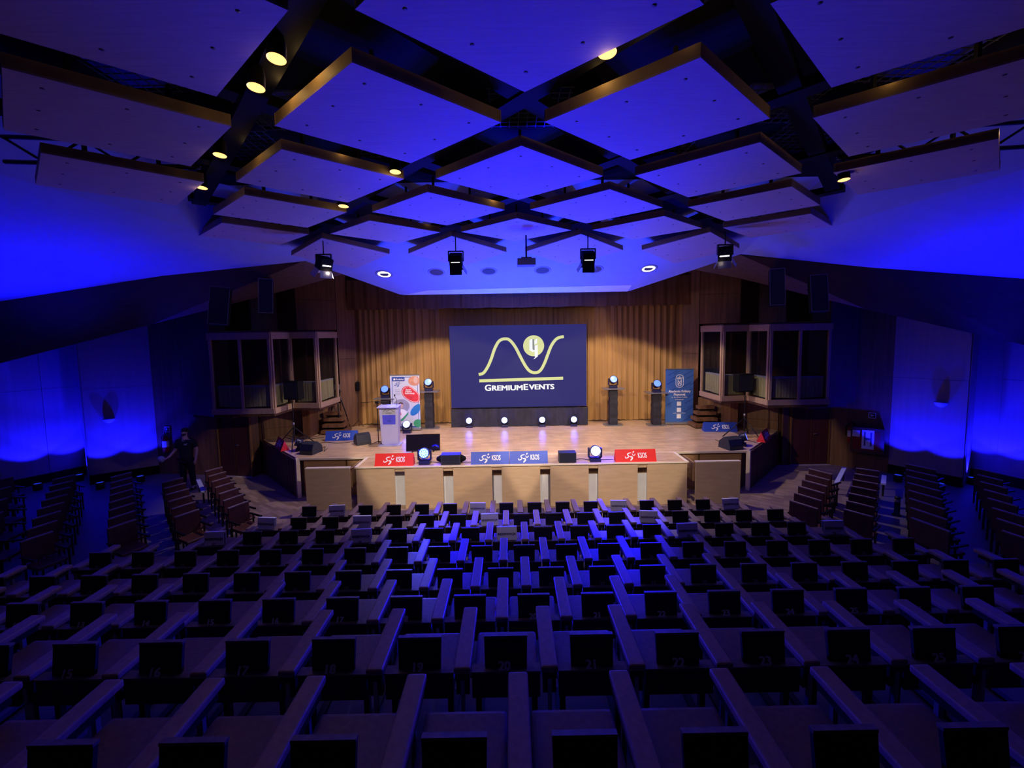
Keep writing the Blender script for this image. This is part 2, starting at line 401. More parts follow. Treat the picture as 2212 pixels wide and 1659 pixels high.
# ------------------------------------------------------------------ stage
SP = [(-6.24, 11.32), (6.24, 11.32), (8.5, 13.55), (8.5, 16.2), (-8.5, 16.2), (-8.5, 13.55)]
st = thing('stage', 'raised parquet stage with a light plywood edge', 'stage')
mb = MB(); mb.prism(SP, SZ-.06, SZ); mb.build('stage_floor', stage_fl, st)
mb = MB(); mb.prism([(p[0]*.985, p[1]+.12 if p[1] < 13 else p[1]) for p in SP], 0.005, SZ-.06); mb.build('stage_body', ply_dk, st)
mb = MB(); mb.box(-6.24, 6.24, 11.30, 11.33, SZ-.05, SZ+.004); mb.build('edge_strip', ply_lt, st)
for x0, x1 in ((-6.1, -4.95), (-4.9, -4.2), (4.2, 4.9), (4.95, 6.1)):
    mb = MB(); mb.box(x0, x1, 11.38, 11.43, .1, SZ-.07); mb.build('fascia_board', ply_dk, st)
for sgn in (-1, 1):
    a = Vector((sgn*6.26, 11.32)); b = Vector((sgn*8.5, 13.53)); d = (b-a); L = d.length; u = d.normalized(); nrm = Vector((u.y, -u.x)) if sgn > 0 else Vector((-u.y, u.x))
    n = 22
    ang = math.atan2(u.y, u.x)
    for k in range(n):
        p = a+d*((k+.5)/n)+nrm*.03
        M = Matrix.Translation((p.x, p.y, 0)) @ Matrix.Rotation(ang, 4, 'Z')
        mb = MB(); mb.box(-.045, .045, -.02, .02, .02, SZ-.03, M); mb.build('slat', wall_dark, st)
    M = Matrix.Translation((a.x, a.y, 0)) @ Matrix.Rotation(ang, 4, 'Z')
    mb = MB(); mb.box(-.05, .03, -.06, .04, .0, SZ, M); mb.build('corner_post', ply_lt, st)
    mb = MB(); mb.box(0, L, -.01, .01, SZ-.02, SZ+.003, M); mb.build('edge_strip', ply_dk, st)
# apron: plywood fronted extension
ap = thing('stage_apron', 'plywood fronted stage extension with seven square panels', 'stage')
Y0 = 10.42
def xa(px): return P(px, 1005, Y=Y0).x
X0, X1 = xa(768), xa(1485)
mb = MB(); mb.prism([(X0, Y0), (X1, Y0), (X1-.02, 11.30), (X0+.02, 11.30)], SZ-.05, SZ); mb.build('deck', stage_fl, ap)
mb = MB(); mb.box(X0, X1, Y0-.012, Y0+.03, SZ-.03, SZ+.005); mb.build('front_lip', ply_lt, ap)
for s, x in ((-1, X0), (1, X1)):
    mb = MB(); mb.box(x-.04, x+.04, Y0, 11.3, SZ-.03, SZ+.006); mb.build('side_lip', ply_lt, ap)
    mb = MB(); mb.box(x-.015-s*.03, x+.015-s*.03, Y0+.05, 11.28, 0.005, SZ-.05); mb.build('side_board', ply_dk, ap)
PE = [(768, 852), (873, 957), (978, 1063), (1083, 1167), (1188, 1272), (1292, 1378), (1398, 1485)]
for a, b in PE:
    mb = MB(); mb.box(xa(a)+.005, xa(b)-.005, Y0, Y0+.03, .01, SZ-.03); mb.build('front_panel', ply, ap)
for j in range(6):
    a, b = xa(PE[j][1]), xa(PE[j+1][0])
    mb = MB(); mb.box(a, b, Y0+.035, Y0+.05, SZ-.14, SZ-.05); mb.box(a, b, Y0+.03, Y0+.2, SZ-.06, SZ-.05); mb.build('recess_header', ply, ap)
    top = SZ-.15 if j == 0 else SZ-.36
    mb = MB(); mb.box(a-.1, b+.1, Y0+.24, Y0+.26, .01, top); mb.build('recess_sheet', white_m, ap)
    mb = MB(); mb.box(a-.1, b+.1, Y0+.28, Y0+.30, .01, SZ-.06); mb.build('recess_board', ply_dk, ap)
# free standing side screens by the apron corners
for s, (a, b), side in ((-1, (658, 755), 'left'), (1, (1503, 1600), 'right')):
    xx = [P(a, 1005, Y=Y0).x, P(b, 1005, Y=Y0).x]
    t = thing('plywood_side_box', 'plywood faced box at the %s corner of the stage apron' % side, 'box')
    mb = MB(); mb.box(xx[0], xx[1], Y0, Y0+.03, .01, SZ-.03); mb.build('front_panel', ply, t)
    mb = MB(); mb.box(xx[0], xx[1], Y0-.01, Y0+.10, SZ-.03, SZ); mb.build('top_edge', ply_lt, t)
    xi = xx[1] if s < 0 else xx[0]
    mb = MB(); mb.box(xi-.02, xi+.02, Y0+.1, 11.2, SZ-.55, SZ-.05); mb.build('side_board', ply_dk, t)
    mb = MB(); mb.box(min(xi, xi-s*.22), max(xi, xi-s*.22), Y0+.55, Y0+.57, .01, .7); mb.build('white_infill', white_m, t)

# ------------------------------------------------------------------ curtains behind the stage
cu = thing('stage_curtain', 'floor length golden brown pleated curtain across the stage', 'curtain')
def cloth(x0, x1, y, z0, z1, amp, pitch, m, name, parent, seed, nz=8, flare=0):
    rnd = random.Random(seed); n = max(8, int((x1-x0)/.03)); ph = [rnd.uniform(0, 6) for _ in range(4)]
    mb = MB(); vs = []
    for j in range(nz+1):
        t = j/nz; z = z0+(z1-z0)*t
        for i in range(n+1):
            x = x0+(x1-x0)*i/n
            f = amp*(math.sin(2*PI*x/pitch+ph[0]+.5*math.sin(x*3+ph[1]))+.45*math.sin(2*PI*x/(pitch*.43)+ph[2]+t)+.3*math.sin(x*1.7+ph[3]))*(1-.25*t)
            zz = z+(.012*math.sin(x*5+ph[1]) if j == 0 else 0)
            vs.append((x, y+f, zz))
    fs = [(j*(n+1)+i, j*(n+1)+i+1, (j+1)*(n+1)+i+1, (j+1)*(n+1)+i) for j in range(nz) for i in range(n)]
    mb.add(vs, fs, True); return mb.build(name, m, parent)
CY = 15.55
xl = P(780, 800, Y=CY).x; xr = P(1455, 800, Y=CY).x
cuts = [xl, xl+.95, xl+1.7, xl+2.75, xl+3.6, -1.2, .1, 1.3, xr-3.2, xr-2.25, xr-1.2, xr]
for i in range(len(cuts)-1):
    cloth(cuts[i]-.02, cuts[i+1]+.02, CY+(i % 2)*.03, SZ+.03, 5.75, .035, .21+.05*(i % 3), gold_cl, 'curtain_drop', cu, i)
va = thing('curtain_valance', 'brown pleated valance hanging above the stage curtain', 'curtain')
VY = 15.2
vx0, vx1 = P(750, 640, Y=VY).x, P(1492, 640, Y=VY).x; vz0 = P(1120, 664, Y=VY).z; vz1 = P(1120, 600, Y=VY).z
n = 6
for i in range(n):
    cloth(vx0+(vx1-vx0)*i/n-.01, vx0+(vx1-vx0)*(i+1)/n+.01, VY+(i % 2)*.015, vz0, vz1, .012, .5, mat('brown_valance', (.20, .095, .045), .8, noise=.2, scale=(20, 20, .6)), 'valance_piece', va, 40+i, 2)
# narrow side drapes
for s, a, b in ((-1, 753, 778), (1, 1457, 1490)):
    sd = cloth(P(a, 800, Y=15.4).x, P(b, 800, Y=15.4).x, 15.45, SZ+.02, vz0+.1, .02, .3, gold_cl if s > 0 else wall_wood, 'side_drape', None, 60+s, 3)
    tag(sd, 'narrow side drape at the %s end of the stage curtain' % ('left' if s < 0 else 'right'), 'curtain')

# ------------------------------------------------------------------ screen
SY = 14.95
sx0, sx1 = P(973, 800, Y=SY).x, P(1267, 800, Y=SY).x; sz1 = P(1120, 702, Y=SY).z; sz0 = P(1120, 879, Y=SY).z
scx = (sx0+sx1)/2; W = sx1-sx0; H = sz1-sz0
s_ = thing('led_screen', 'large dark blue stage screen showing a yellow wave logo', 'screen', (scx, SY, sz0))
mb = MB(); mb.box(-W/2, W/2, 0, .03, 0, H); mb.build('display', screen_m, s_)
mb = MB(); mb.box(-W/2+.02, W/2-.02, .03, .14, .02, H-.02); mb.build('housing', black_m, s_)
def sp(cx, cy):   # logo artwork coordinates -> screen
    return ((cx-1068)/2115*W, H-(cy-82)/1272*H*1.0)
kx = 1.0
def wave_pts():
    pts = [(447, 835), (520, 815), (590, 720), (650, 590), (700, 450), (760, 340), (815, 300), (865, 292), (920, 300), (975, 350), (1030, 430), (1080, 530), (1130, 630), (1180, 720), (1230, 785), (1280, 815), (1325, 822), (1375, 812), (1425, 765), (1480, 660), (1530, 530), (1580, 410), (1640, 325), (1700, 285), (1775, 272)]
    out = []
    for i in range(len(pts)-1):
        p0 = pts[max(i-1, 0)]; p1 = pts[i]; p2 = pts[i+1]; p3 = pts[min(i+2, len(pts)-1)]
        for k in range(4):
            t = k/4
            out.append(tuple(.5*((2*p1[a])+(-p0[a]+p2[a])*t+(2*p0[a]-5*p1[a]+4*p2[a]-p3[a])*t*t+(-p0[a]+3*p1[a]-3*p2[a]+p3[a])*t**3) for a in (0, 1)))
    out.append(pts[-1]); return out
ribbon([sp(*p) for p in wave_pts()], 46/2115*W, -.001, .004).build('wave_line', logo_y, s_)
mb = MB(); a = sp(455, 935); b = sp(1760, 915)
mb.plate([(a[0], a[1]-.055), (b[0], b[1]-.055), (b[0], b[1]+.055), (a[0], a[1]+.055)], -.005, -.001); mb.build('underline', logo_y, s_)
c0 = sp(1307, 405); rr = 162/2115*W
mb = MB(); mb.plate(disc(c0[0], c0[1], rr, n=40), -.007, -.003); mb.build('disc', logo_y, s_)
g1 = [(1242, 320), (1278, 297), (1288, 300), (1288, 455), (1310, 478), (1322, 470), (1322, 488), (1290, 503), (1242, 470)]
g2 = [(1318, 330), (1338, 318), (1345, 297), (1363, 300), (1363, 368), (1322, 385)]
g3 = [(1322, 405), (1370, 388), (1370, 570), (1310, 613), (1308, 602), (1328, 585), (1322, 560)]
for g in (g1, g2, g3):
    mb = MB(); mb.plate([sp(*q) for q in g], -.011, -.008); mb.build('emblem_stroke', logo_w, s_)
mb = MB(); mb.plate([sp(*q) for q in [(1290, 300), (1316, 305), (1316, 390), (1322, 400), (1322, 468), (1305, 476), (1290, 455)]], -.009, -.0065); mb.build('emblem_shadow', logo_g, s_)
def word(s, x0, x1, yb, hgt, m, bold):
    me = text_mesh(s, hgt, bold, m).copy(); xs = [v.co.x for v in me.vertices]; zs = [v.co.z for v in me.vertices]
    a = sp(x0, yb); b = sp(x1, yb); k = (b[0]-a[0])/(max(xs)-min(xs))
    me.transform(Matrix.Translation((a[0], 0, a[1])) @ Matrix.Diagonal((k, 1, 1, 1)) @ Matrix.Translation((-min(xs), -.006, -min(zs))))
    o = bpy.data.objects.new('lettering', me); C.objects.link(o); o.parent = s_; return o
kk = W/2115
word('G', 538, 636, 1095, 98*kk/.72, logo_w, .0065); word('REMIUM', 648, 1130, 1092, 80*kk/.72, logo_w, .0065)
word('E', 1142, 1215, 1088, 94*kk/.72, logo_w, .0065); word('VENTS', 1225, 1622, 1085, 80*kk/.72, logo_w, .0065)
sk = thing('screen_skirt', 'black cloth skirt hanging below the big screen', 'skirt', (scx, SY-.12, SZ))
o = cloth(-W/2-.0, W/2+.02, 0, .01, sz0-SZ-.03, .02, .6, cloth_blk, 'cloth', sk, 77, 4)
mb = MB(); mb.box(-W/2, W/2, .03, .1, sz0-SZ-.03, sz0-SZ); mb.build('support_bar', black_m, sk)

# ------------------------------------------------------------------ moving heads
def moving_head(loc, aim, scale=1, bright=True, label='', cells=False, glow=4, rz=0):
    t = thing('moving_head_light', label, 'stage light', loc, rz, 'blue moving head lights')
    t.scale = (scale,)*3
    pad(-.15, .15, -.12, .12, 0, .09, .015, 'base', head_m, t, 2)
    mb = MB()
    for s in (-1, 1): mb.plate([(s*.13, .09), (s*.19, .12), (s*.19, .36), (s*.15, .38), (s*.15, .14), (s*.10, .11)], -.05, .05)
    mb.box(-.14, .14, -.05, .05, .09, .115); mb.build('yoke', head_m, t)
    h = bpy.data.objects.new('head', MB().lathe([(0, -.15), (.07, -.145), (.12, -.10), (.14, -.02), (.145, .08), (.15, .12), (.135, .122)], 24).mesh('head', head_m)); C.objects.link(h); h.parent = t
    h.location = (0, 0, .30); h.rotation_euler = (R(aim), 0, 0)
    m = lens_w if bright else lens_b
    l = MB(); l.lathe([(.132, .118), (.08, .126), (0, .13)], 24); lo = l.build('lens', lens_b if cells else (m if bright != 2 else lens_p), h)
    if cells:
        mb = MB()
        for rr_, nn in ((0, 1), (.05, 6), (.10, 12)):
            for k in range(nn):
                a_ = 2*PI*k/nn; mb.lathe([(.020, .128), (.012, .137), (0, .139)], 8, Matrix.Translation((rr_*math.cos(a_), rr_*math.sin(a_), 0)))
        mb.build('led_cells', lens_c, h)
    if glow: point('lens_glow', (0, -.3, .42), glow, DEEP, .12, t)
    return t
for q, px in enumerate((1014, 1090, 1171, 1239)):
    p = P(px, 923-(px-1014)*.012, Z=SZ)
    moving_head(p, 78, .80, True, 'small blue stage light on the floor before the screen skirt, %s from the left' % ORD[q], glow=5)
def pedestal(px, pyt, pyb, label, wd=.28, h2=None):
    p = P(px, pyb, Z=SZ); top = P(px, pyt, Y=p.y).z-SZ
    t = thing('light_pedestal', label, 'pedestal', p, 0, 'black covered light pedestals')
    mb = MB(); mb.prism([(-.3, -.22), (.3, -.22), (.36, 0), (.3, .22), (-.3, .22), (-.36, 0)], 0, .03); mb.build('foot_plate', grey_met, t)
    vs = []; n = 10; mb = MB()
    for j in range(n+1):
        z = .03+(top-.06)*j/n; e = wd/2+.008*math.sin(j*2.4); 
        vs += [(-e, -e, z), (e, -e, z+.012*math.sin(j)), (e, e, z), (-e, e, z)]
    fs = [(j*4+k, j*4+(k+1) % 4, j*4+4+(k+1) % 4, j*4+4+k) for j in range(n) for k in range(4)]
    mb.add(vs, fs); mb.build('cloth_cover', cloth_blk, t)
    mb = MB(); mb.box(-.36, .36, -.26, .26, top-.03, top); mb.build('top_plate', grey_met, t)
    return p+Vector((0, 0, top))
for px, a, b, nm in ((836, 859, 928, 'behind the lectern'), (929, 844, 925, 'between the white banner and the screen'), (1324, 838, 918, 'right of the screen'), (1417, 847, 918, 'beside the blue banner')):
    p = pedestal(px, a, b, 'black cloth covered pedestal '+nm)
    moving_head(p, 62, .92, 2 if px in (1324, 929) else False, 'blue stage light on the pedestal '+nm, glow=3)
moving_head(P(880, 935, Z=SZ), 60, .9, True, 'blue stage light on the floor before the white banner', glow=6)
moving_head(P(918, 1001, Y=10.62), 80, .95, True, 'large blue stage light on the front edge beside the left red sign', cells=True, glow=14)
moving_head(P(1285, 996, Y=10.62), 82, .95, True, 'large blue stage light on the front edge beside the right red sign', cells=False, glow=14)
moving_head(P(647, 973, Z=SZ), 70, .8, False, 'blue stage light beside the left loudspeaker stand', glow=3, rz=R(-70))
moving_head(P(1604, 962, Z=SZ), 70, .8, False, 'blue stage light beside the right loudspeaker stand', glow=3, rz=R(60))

# ------------------------------------------------------------------ prism signs
def runner(parent, cx, cz, k, m, loc, rot):
    """running figure emblem made of four bent strokes"""
    Q = [([(290, 124), (262, 128), (238, 136), (228, 150), (238, 164), (252, 176), (236, 192), (214, 204), (198, 202), (190, 180)], 15), ([(262, 182), (284, 184), (302, 192), (300, 206), (284, 224), (268, 242)], 21),
         ([(306, 136), (308, 156), (318, 166), (334, 162), (350, 144)], 13), ([(314, 124), (322, 114), (332, 102)], 21)]
    S = [([((x-268)/80, (168-y)/80) for x, y in q], wq/80) for q, wq in Q]
    for s, wq in S:
        o = ribbon([(cx+x*k, cz+z*k) for x, z in s], [wq*k*.5]+[wq*k]*(len(s)-2)+[wq*k*.7]).build('emblem_stroke', m, parent)
        o.location = loc; o.rotation_euler = rot
def prism_sign(a, b, pyt, pyb, m, label, rz=0, Y=None, txt=True):
    c = P((a+b)/2, pyb, Z=SZ) if Y is None else P((a+b)/2, pyb, Y=Y)
    c.z = SZ
    L = abs(P(b, pyb, Y=c.y).x-P(a, pyb, Y=c.y).x)/max(.35, math.cos(rz)); h = .30; dp = .12
    t = thing('prism_sign', label, 'sign', c, rz, 'triangular fabric signs on the stage')
    mb = MB(); mb.add([(-L/2, -dp, 0), (-L/2, dp, 0), (-L/2, 0, h), (L/2, -dp, 0), (L/2, dp, 0), (L/2, 0, h)], [(0, 2, 1), (3, 4, 5), (0, 3, 5, 2), (1, 2, 5, 4), (0, 1, 4, 3)])
    mb.build('cover', m, t)
    tilt = (-math.atan2(dp, h), 0, 0)
    text('lettering', 'KSOS', .185, wht_p, t, (.16*L, -dp/2-.008, h*.5), tilt, .003, .52)
    runner(t, 0, 0, .135, wht_p, (-.14*L, -dp/2-.006, h*.5), tilt)
prism_sign(812, 895, 979, 1003, red_m, 'red triangular sign on the front edge, left of centre', Y=10.60)
prism_sign(1018, 1100, 977, 1001, blue_m, 'blue triangular sign on the front edge, left one of the joined pair', Y=10.60)
prism_sign(1101, 1183, 976, 1000, blue_m, 'blue triangular sign on the front edge, right one of the joined pair', Y=10.60)
prism_sign(1328, 1415, 971, 997, red_m, 'red triangular sign on the front edge, right of centre', Y=10.60)
prism_sign(706, 773, 926, 950, blue_m, 'blue triangular sign at the back left of the stage', R(4))
prism_sign(1520, 1588, 908, 931, blue_m, 'blue triangular sign at the back right of the stage', R(-5))
prism_sign(590, 628, 945, 968, red_m, 'red triangular sign on the left slanted stage edge', R(-50))
prism_sign(1632, 1668, 925, 950, red_m, 'red triangular sign on the right slanted stage edge', R(47))

# ------------------------------------------------------------------ roll up banners
def banner(a, b, pyt, pyb, label):
    c = P((a+b)/2, pyb, Z=SZ); x0 = P(a, pyb, Y=c.y).x; x1 = P(b, pyb, Y=c.y).x; h = P((a+b)/2, pyt, Y=c.y).z-SZ
    t = thing('roll_up_banner', label, 'banner', c); w_ = x1-x0
    pad(-w_/2, w_/2, -.09, .09, .02, .10, .02, 'base', grey_met, t, 2)
    for s in (-1, 1):
        mb = MB(); mb.box(s*w_*.3-.03, s*w_*.3+.03, -.16, .16, 0, .02); mb.build('foot', grey_met, t)
    mb = MB(); mb.box(-w_/2, w_/2, -.02, .02, h-.03, h); mb.build('top_rail', grey_met, t)
    mb = MB(); mb.tube([(0, .05, .1), (0, .05, h-.02)], .012); mb.build('support_pole', grey_met, t)
    return t, w_, h
def flat(t, pts, m, name='print', y=-.003, th=.003):
    mb = MB(); mb.plate(pts, y-th, y); o = mb.build(name, m, t); return o
t, w_, h_ = banner(846, 910, 809, 930, 'white roll up banner with a red blob and a portrait, left of the screen')
fab = mat('banner_white', (.62, .66, .80), .6, noise=.02); navy = mat('print_navy', (.03, .08, .35), .6); pred = mat('print_red', (.72, .04, .06), .6)
pcy = mat('print_blue', (.02, .20, .55), .6); pgr = mat('print_green', (.05, .35, .18), .6); pgy = mat('print_grey', (.33, .33, .48), .6); por = mat('print_orange', (.62, .28, .18), .6); psk = mat('print_skin', (.62, .42, .38), .6)
flat(t, [(-w_/2+.01, .1), (w_/2-.01, .1), (w_/2-.01, h_-.02), (-w_/2+.01, h_-.02)], fab, 'fabric', 0)
def B(u, v): return (-w_/2+w_*u, h_*(1-v))    # u,v in banner fractions from the top left
def BP(pts): return [B(*p) for p in pts]
def ell(u, v, ru, rv, n=24, rot=0):
    o = []
    for k in range(n):
        a_ = 2*PI*k/n; x = ru*w_*math.cos(a_); z = rv*h_*math.sin(a_)
        p = B(u, v); o.append((p[0]+x*math.cos(rot)-z*math.sin(rot), p[1]+x*math.sin(rot)+z*math.cos(rot)))
    return o
def clip(pts, hw): return [(max(-hw, min(hw, x)), z) for x, z in pts]
hw = w_/2-.015
for a_, b_ in (((.07, .04), (.95, .05)), ((.92, .05), (.935, .95)), ((.07, .04), (.085, .93))): flat(t, BP([a_, (b_[0], a_[1]), b_, (a_[0], b_[1])]), navy, 'border')
flat(t, BP([(.08, .05), (.5, .05), (.5, .115), (.08, .115)]), navy, 'header_label', -.006)
text('lettering', 'Kraków', .085, wht_p, t, (*[B(.34, .083)[0]], -.011, B(.34, .083)[1]), bold=.001)
flat(t, ell(.16, .083, .035, .018, 12), wht_p, 'header_mark', -.009)
flat(t, clip(ell(.82, .115, .2, .085), hw), por, 'photo_circle', -.007)
flat(t, clip(ell(.87, .10, .07, .06), hw), psk, 'photo_figure', -.010)
runner(t, 0, 0, .10, navy, (B(.25, .17)[0], -.008, B(.25, .17)[1]), (0, 0, 0))
blob = [(.38, .30), (.42, .24), (.52, .205), (.63, .20), (.74, .23), (.83, .275), (.93, .32), (.985, .37), (.985, .46), (.93, .495), (.80, .50), (.66, .475), (.52, .43), (.42, .37)]
flat(t, BP(blob), pred, 'red_blob', -.009)
bl = [(.68+(x-.68)*.9, .35+(y-.35)*.9) for x, y in blob]
ribbon(BP(bl+[bl[0]]), .012, -.012, .002).build('blob_outline', wht_p, t)
for i, s in enumerate(('Sport', 'Nauka', 'Rekreacja')):
    text('lettering', s, .085, wht_p, t, (B(.62, .27)[0] if i < 2 else B(.66, .27)[0], -.014, B(0, .268+.033*i)[1]), bold=.0015)
for i in range(4): flat(t, BP([(.17, .265+.03*i), (.33, .265+.03*i), (.33, .272+.03*i), (.17, .272+.03*i)]), pgy, 'small_text_line')
flat(t, clip(ell(.36, .56, .28, .125), hw), pgy, 'portrait_circle', -.006)
flat(t, BP([(.10, .80), (.12, .70), (.22, .63), (.33, .61), (.45, .62), (.55, .66), (.50, .73), (.30, .80)]), wht_p, 'portrait_body', -.009)
flat(t, ell(.35, .555, .075, .045), psk, 'portrait_face', -.012)
flat(t, BP([(.26, .545), (.27, .51), (.33, .49), (.42, .50), (.44, .54), (.40, .52), (.32, .52)]), mat('print_brown', (.10, .05, .05), .6), 'portrait_hair', -.015)
flat(t, BP([(.28, .63), (.31, .63), (.36, .72), (.34, .72)]), pred, 'portrait_ribbon', -.012)
flat(t, BP([(.30, .83), (.34, .80), (.60, .66), (.58, .71), (.40, .82)]), pgr, 'green_stroke', -.012)
flat(t, BP([(.22, .545), (.26, .57), (.24, .66), (.12, .80), (.10, .76)]), psk, 'portrait_arm', -.013) if False else None
flat(t, clip(ell(.84, .63, .24, .065, rot=R(48)), hw), pcy, 'blue_blob', -.009)
flat(t, clip(ell(.91, .87, .16, .07), hw), pgr, 'green_blob', -.009)
flat(t, BP([(.08, .92), (.93, .92), (.93, .945), (.08, .945)]), navy, 'footer_bar', -.007)
t, w_, h_ = banner(1436, 1497, 796, 917, 'blue roll up banner with a white crest, right of the screen')
hw = w_/2-.015
bb = mat('banner_blue', (.045, .13, .42), .6, noise=.03); bd = mat('print_darker_blue', (.025, .08, .30), .6)
flat(t, [(-w_/2+.01, .1), (w_/2-.01, .1), (w_/2-.01, h_-.02), (-w_/2+.01, h_-.02)], bb, 'fabric', 0)
rnd = random.Random(3)
for u, v, L in ((.1, .12, .3), (.15, .2, .35), (.05, .28, .25), (.65, .12, .3), (.75, .18, .25), (.6, .33, .3), (.8, .4, .3), (.75, .52, .3), (.7, .62, .35), (.8, .7, .3), (.65, .78, .35), (.8, .86, .3), (.6, .95, .3), (.1, .42, .25), (.05, .65, .2), (.3, .1, .2), (.85, .3, .2)):
    p = B(u, v); x1_ = min(p[0]+L*w_, hw); d_ = (x1_-p[0])*.55
    flat(t, [(p[0], p[1]-.02), (x1_, p[1]+d_-.02), (x1_, p[1]+d_+.02), (p[0], p[1]+.02)], bd, 'stripe', -.003, .002)
def ring(pts, wd, m, name): return ribbon(pts+[pts[0], pts[1]], wd, -.009, .003).build(name, m, t)
cap = [B(.5+.13*math.cos(a_), .165+.055*math.sin(a_)) for a_ in [PI+PI*k/10 for k in range(11)]]+[B(.5+.13*math.cos(a_), .28+.055*math.sin(a_)) for a_ in [PI*k/10 for k in range(11)]]
ring(cap, .018, wht_p, 'crest_outline')
for pts in ([(.40, .155), (.43, .185), (.57, .185), (.60, .155)], [(.5, .135), (.5, .185)], [(.45, .15), (.47, .18)], [(.55, .15), (.53, .18)], [(.45, .21), (.55, .29)], [(.55, .21), (.45, .29)], [(.44, .305), (.56, .305)], [(.44, .2), (.44, .29)], [(.56, .2), (.56, .29)]):
    ribbon(BP(pts), .02, -.009, .003).build('crest_stroke', wht_p, t)
text('lettering', 'Akademia Kultury', .115, wht_p, t, (0, -.01, B(0, .405)[1]), bold=.003, squeeze=.93)
text('lettering', 'Fizycznej', .115, wht_p, t, (0, -.01, B(0, .46)[1]), bold=.003)
text('lettering', 'im. Bronisława Czecha', .062, wht_p, t, (0, -.01, B(0, .51)[1]))
text('lettering', 'w Krakowie', .062, wht_p, t, (0, -.01, B(0, .55)[1]))
for v in (.625, .735, .85):
    p = B(.49, v); flat(t, [(p[0]-.075, p[1]-.075), (p[0]+.075, p[1]-.075), (p[0]+.075, p[1]+.075), (p[0]-.075, p[1]+.075)], wht_p, 'pale_square', -.006)
flat(t, BP([(.28, .79), (.72, .79), (.72, .797), (.28, .797)]), wht_p, 'small_text_line', -.006)

# ------------------------------------------------------------------ lectern, stands, speakers, tv
frost = mat('frosted_acrylic', (.50, .50, .85), .35, noise=.04, scale=(2, 2, 2), spec=.6, alpha=.92)
lb = mat('lectern_blue', (.08, .08, .75), .5)
c = P(843, 962, Z=SZ); H_ = P(843, 874, Y=c.y).z-SZ
t = thing('lectern', 'frosted acrylic lectern with a blue printed front', 'lectern', c)
mb = MB(); mb.plate([(-.22, .03), (.22, .03), (.28, H_-.08), (-.28, H_-.08)], -.02, .0); mb.build('front_panel', frost, t)
for s in (-1, 1):
    mb = MB(); mb.add([(s*.22, -.02, .03), (s*.22, .22, .03), (s*.28, .26, H_-.02), (s*.28, -.02, H_-.08), (s*.24, -.02, .03), (s*.24, .22, .03), (s*.30, .26, H_-.02), (s*.30, -.02, H_-.08)], [(0, 1, 2, 3), (7, 6, 5, 4), (0, 4, 5, 1), (1, 5, 6, 2), (2, 6, 7, 3), (3, 7, 4, 0)]); mb.build('side_panel', frost, t)
mb = MB(); mb.box(-.33, .33, -.12, .28, 0, .03); mb.build('base_plate', frost, t)
mb = MB(); mb.box(-.32, .32, -.06, .30, H_-.07, H_-.05, Matrix.Rotation(R(5), 4, 'X')); mb.build('reading_shelf', frost, t)
flat(t, [(-.19, H_*.52), (.19, H_*.52), (.20, H_*.75), (-.20, H_*.75)], lb, 'blue_print', -.021)
flat(t, [(-.20, H_*.76), (.20, H_*.76), (.21, H_*.92), (-.21, H_*.92)], mat('print_pale', (.40, .42, .50), .6), 'pale_print', -.021)
dkp = mat('print_dark_grey', (.12, .12, .2), .6)
ribbon([(-.16, H_*.84), (-.11, H_*.885), (-.06, H_*.84), (0, H_*.865), (.06, H_*.885), (.12, H_*.84), (.17, H_*.83)], .018, -.025, .002).build('wave_print', dkp, t)
text('lettering', 'KSOS', .05, navy, t, (.0, -.027, H_*.60), bold=.001)
text('lettering', 'GREMIUM', .045, dkp, t, (0, -.027, H_*.795), bold=.001)
mb = MB(); mb.tube([(.22, .1, H_-.04), (.23, .05, H_+.15), (.20, -.03, H_+.26)], .007); mb.lathe([(0, .05), (.02, .04), (.022, 0), (.008, -.02)], 8, Matrix.Translation((.20, -.03, H_+.27))); mb.build('gooseneck_microphone', blk_met, t)
# microphone stand
c = P(818, 960, Z=SZ); H_ = P(818, 868, Y=c.y).z-SZ
t = thing('microphone_stand', 'thin black tripod microphone stand with a boom beside the lectern', 'stand', c)
mb = MB(); mb.tube([(0, 0, .04), (0, 0, H_)], .013); mb.build('pole', blk_met, t)
for k in range(3):
    a_ = R(200+120*k); mb = MB(); mb.tube([(0, 0, .1), (.3*math.cos(a_), .3*math.sin(a_), .01)], .011, 6); mb.build('leg', blk_met, t)
mb = MB(); mb.tube([(-.5, 0, H_-.02), (.45, 0, H_+.02)], .008, 6); mb.build('boom', blk_met, t)
mb = MB(); mb.box(-.05, .05, -.03, .03, H_-.05, H_+.02); mb.build('clamp', blk_met, t)
# camera tripod
def tripod_thing(name, px, pyt, pyb, label, cat, spread=.35):
    c = P(px, pyb, Z=SZ); h = P(px, pyt, Y=c.y).z-SZ
    t = thing(name, label, cat, c)
    for k in range(3):
        a_ = R(-90+120*k+25); mb = MB(); mb.tube([(.05*math.cos(a_), .05*math.sin(a_), h*.82), (spread*.6*math.cos(a_), spread*.6*math.sin(a_), h*.4), (spread*math.cos(a_), spread*math.sin(a_), .01)], [.025, .02, .014], 6); mb.build('leg', blk_met, t)
    mb = MB(); mb.tube([(0, 0, h*.35), (0, 0, h*.86)], .025); mb.build('centre_column', blk_met, t)
    return t, h
t, h = tripod_thing('camera_tripod', 733, 832, 931, 'black tripod with a small camera beside the left booth', 'tripod', .45)
mb = MB(); mb.box(-.06, .06, -.05, .05, h*.86, h*.90); mb.tube([(0, 0, h*.88), (.02, .3, h*.84)], .01, 6); mb.build('pan_head', blk_met, t)
mb = MB(); mb.box(-.06, .06, -.10, .08, h*.9, h+.02); mb.tube([(0, -.1, h*.95), (0, -.18, h*.95)], .035, 10); mb.build('camera', grey_met, t)
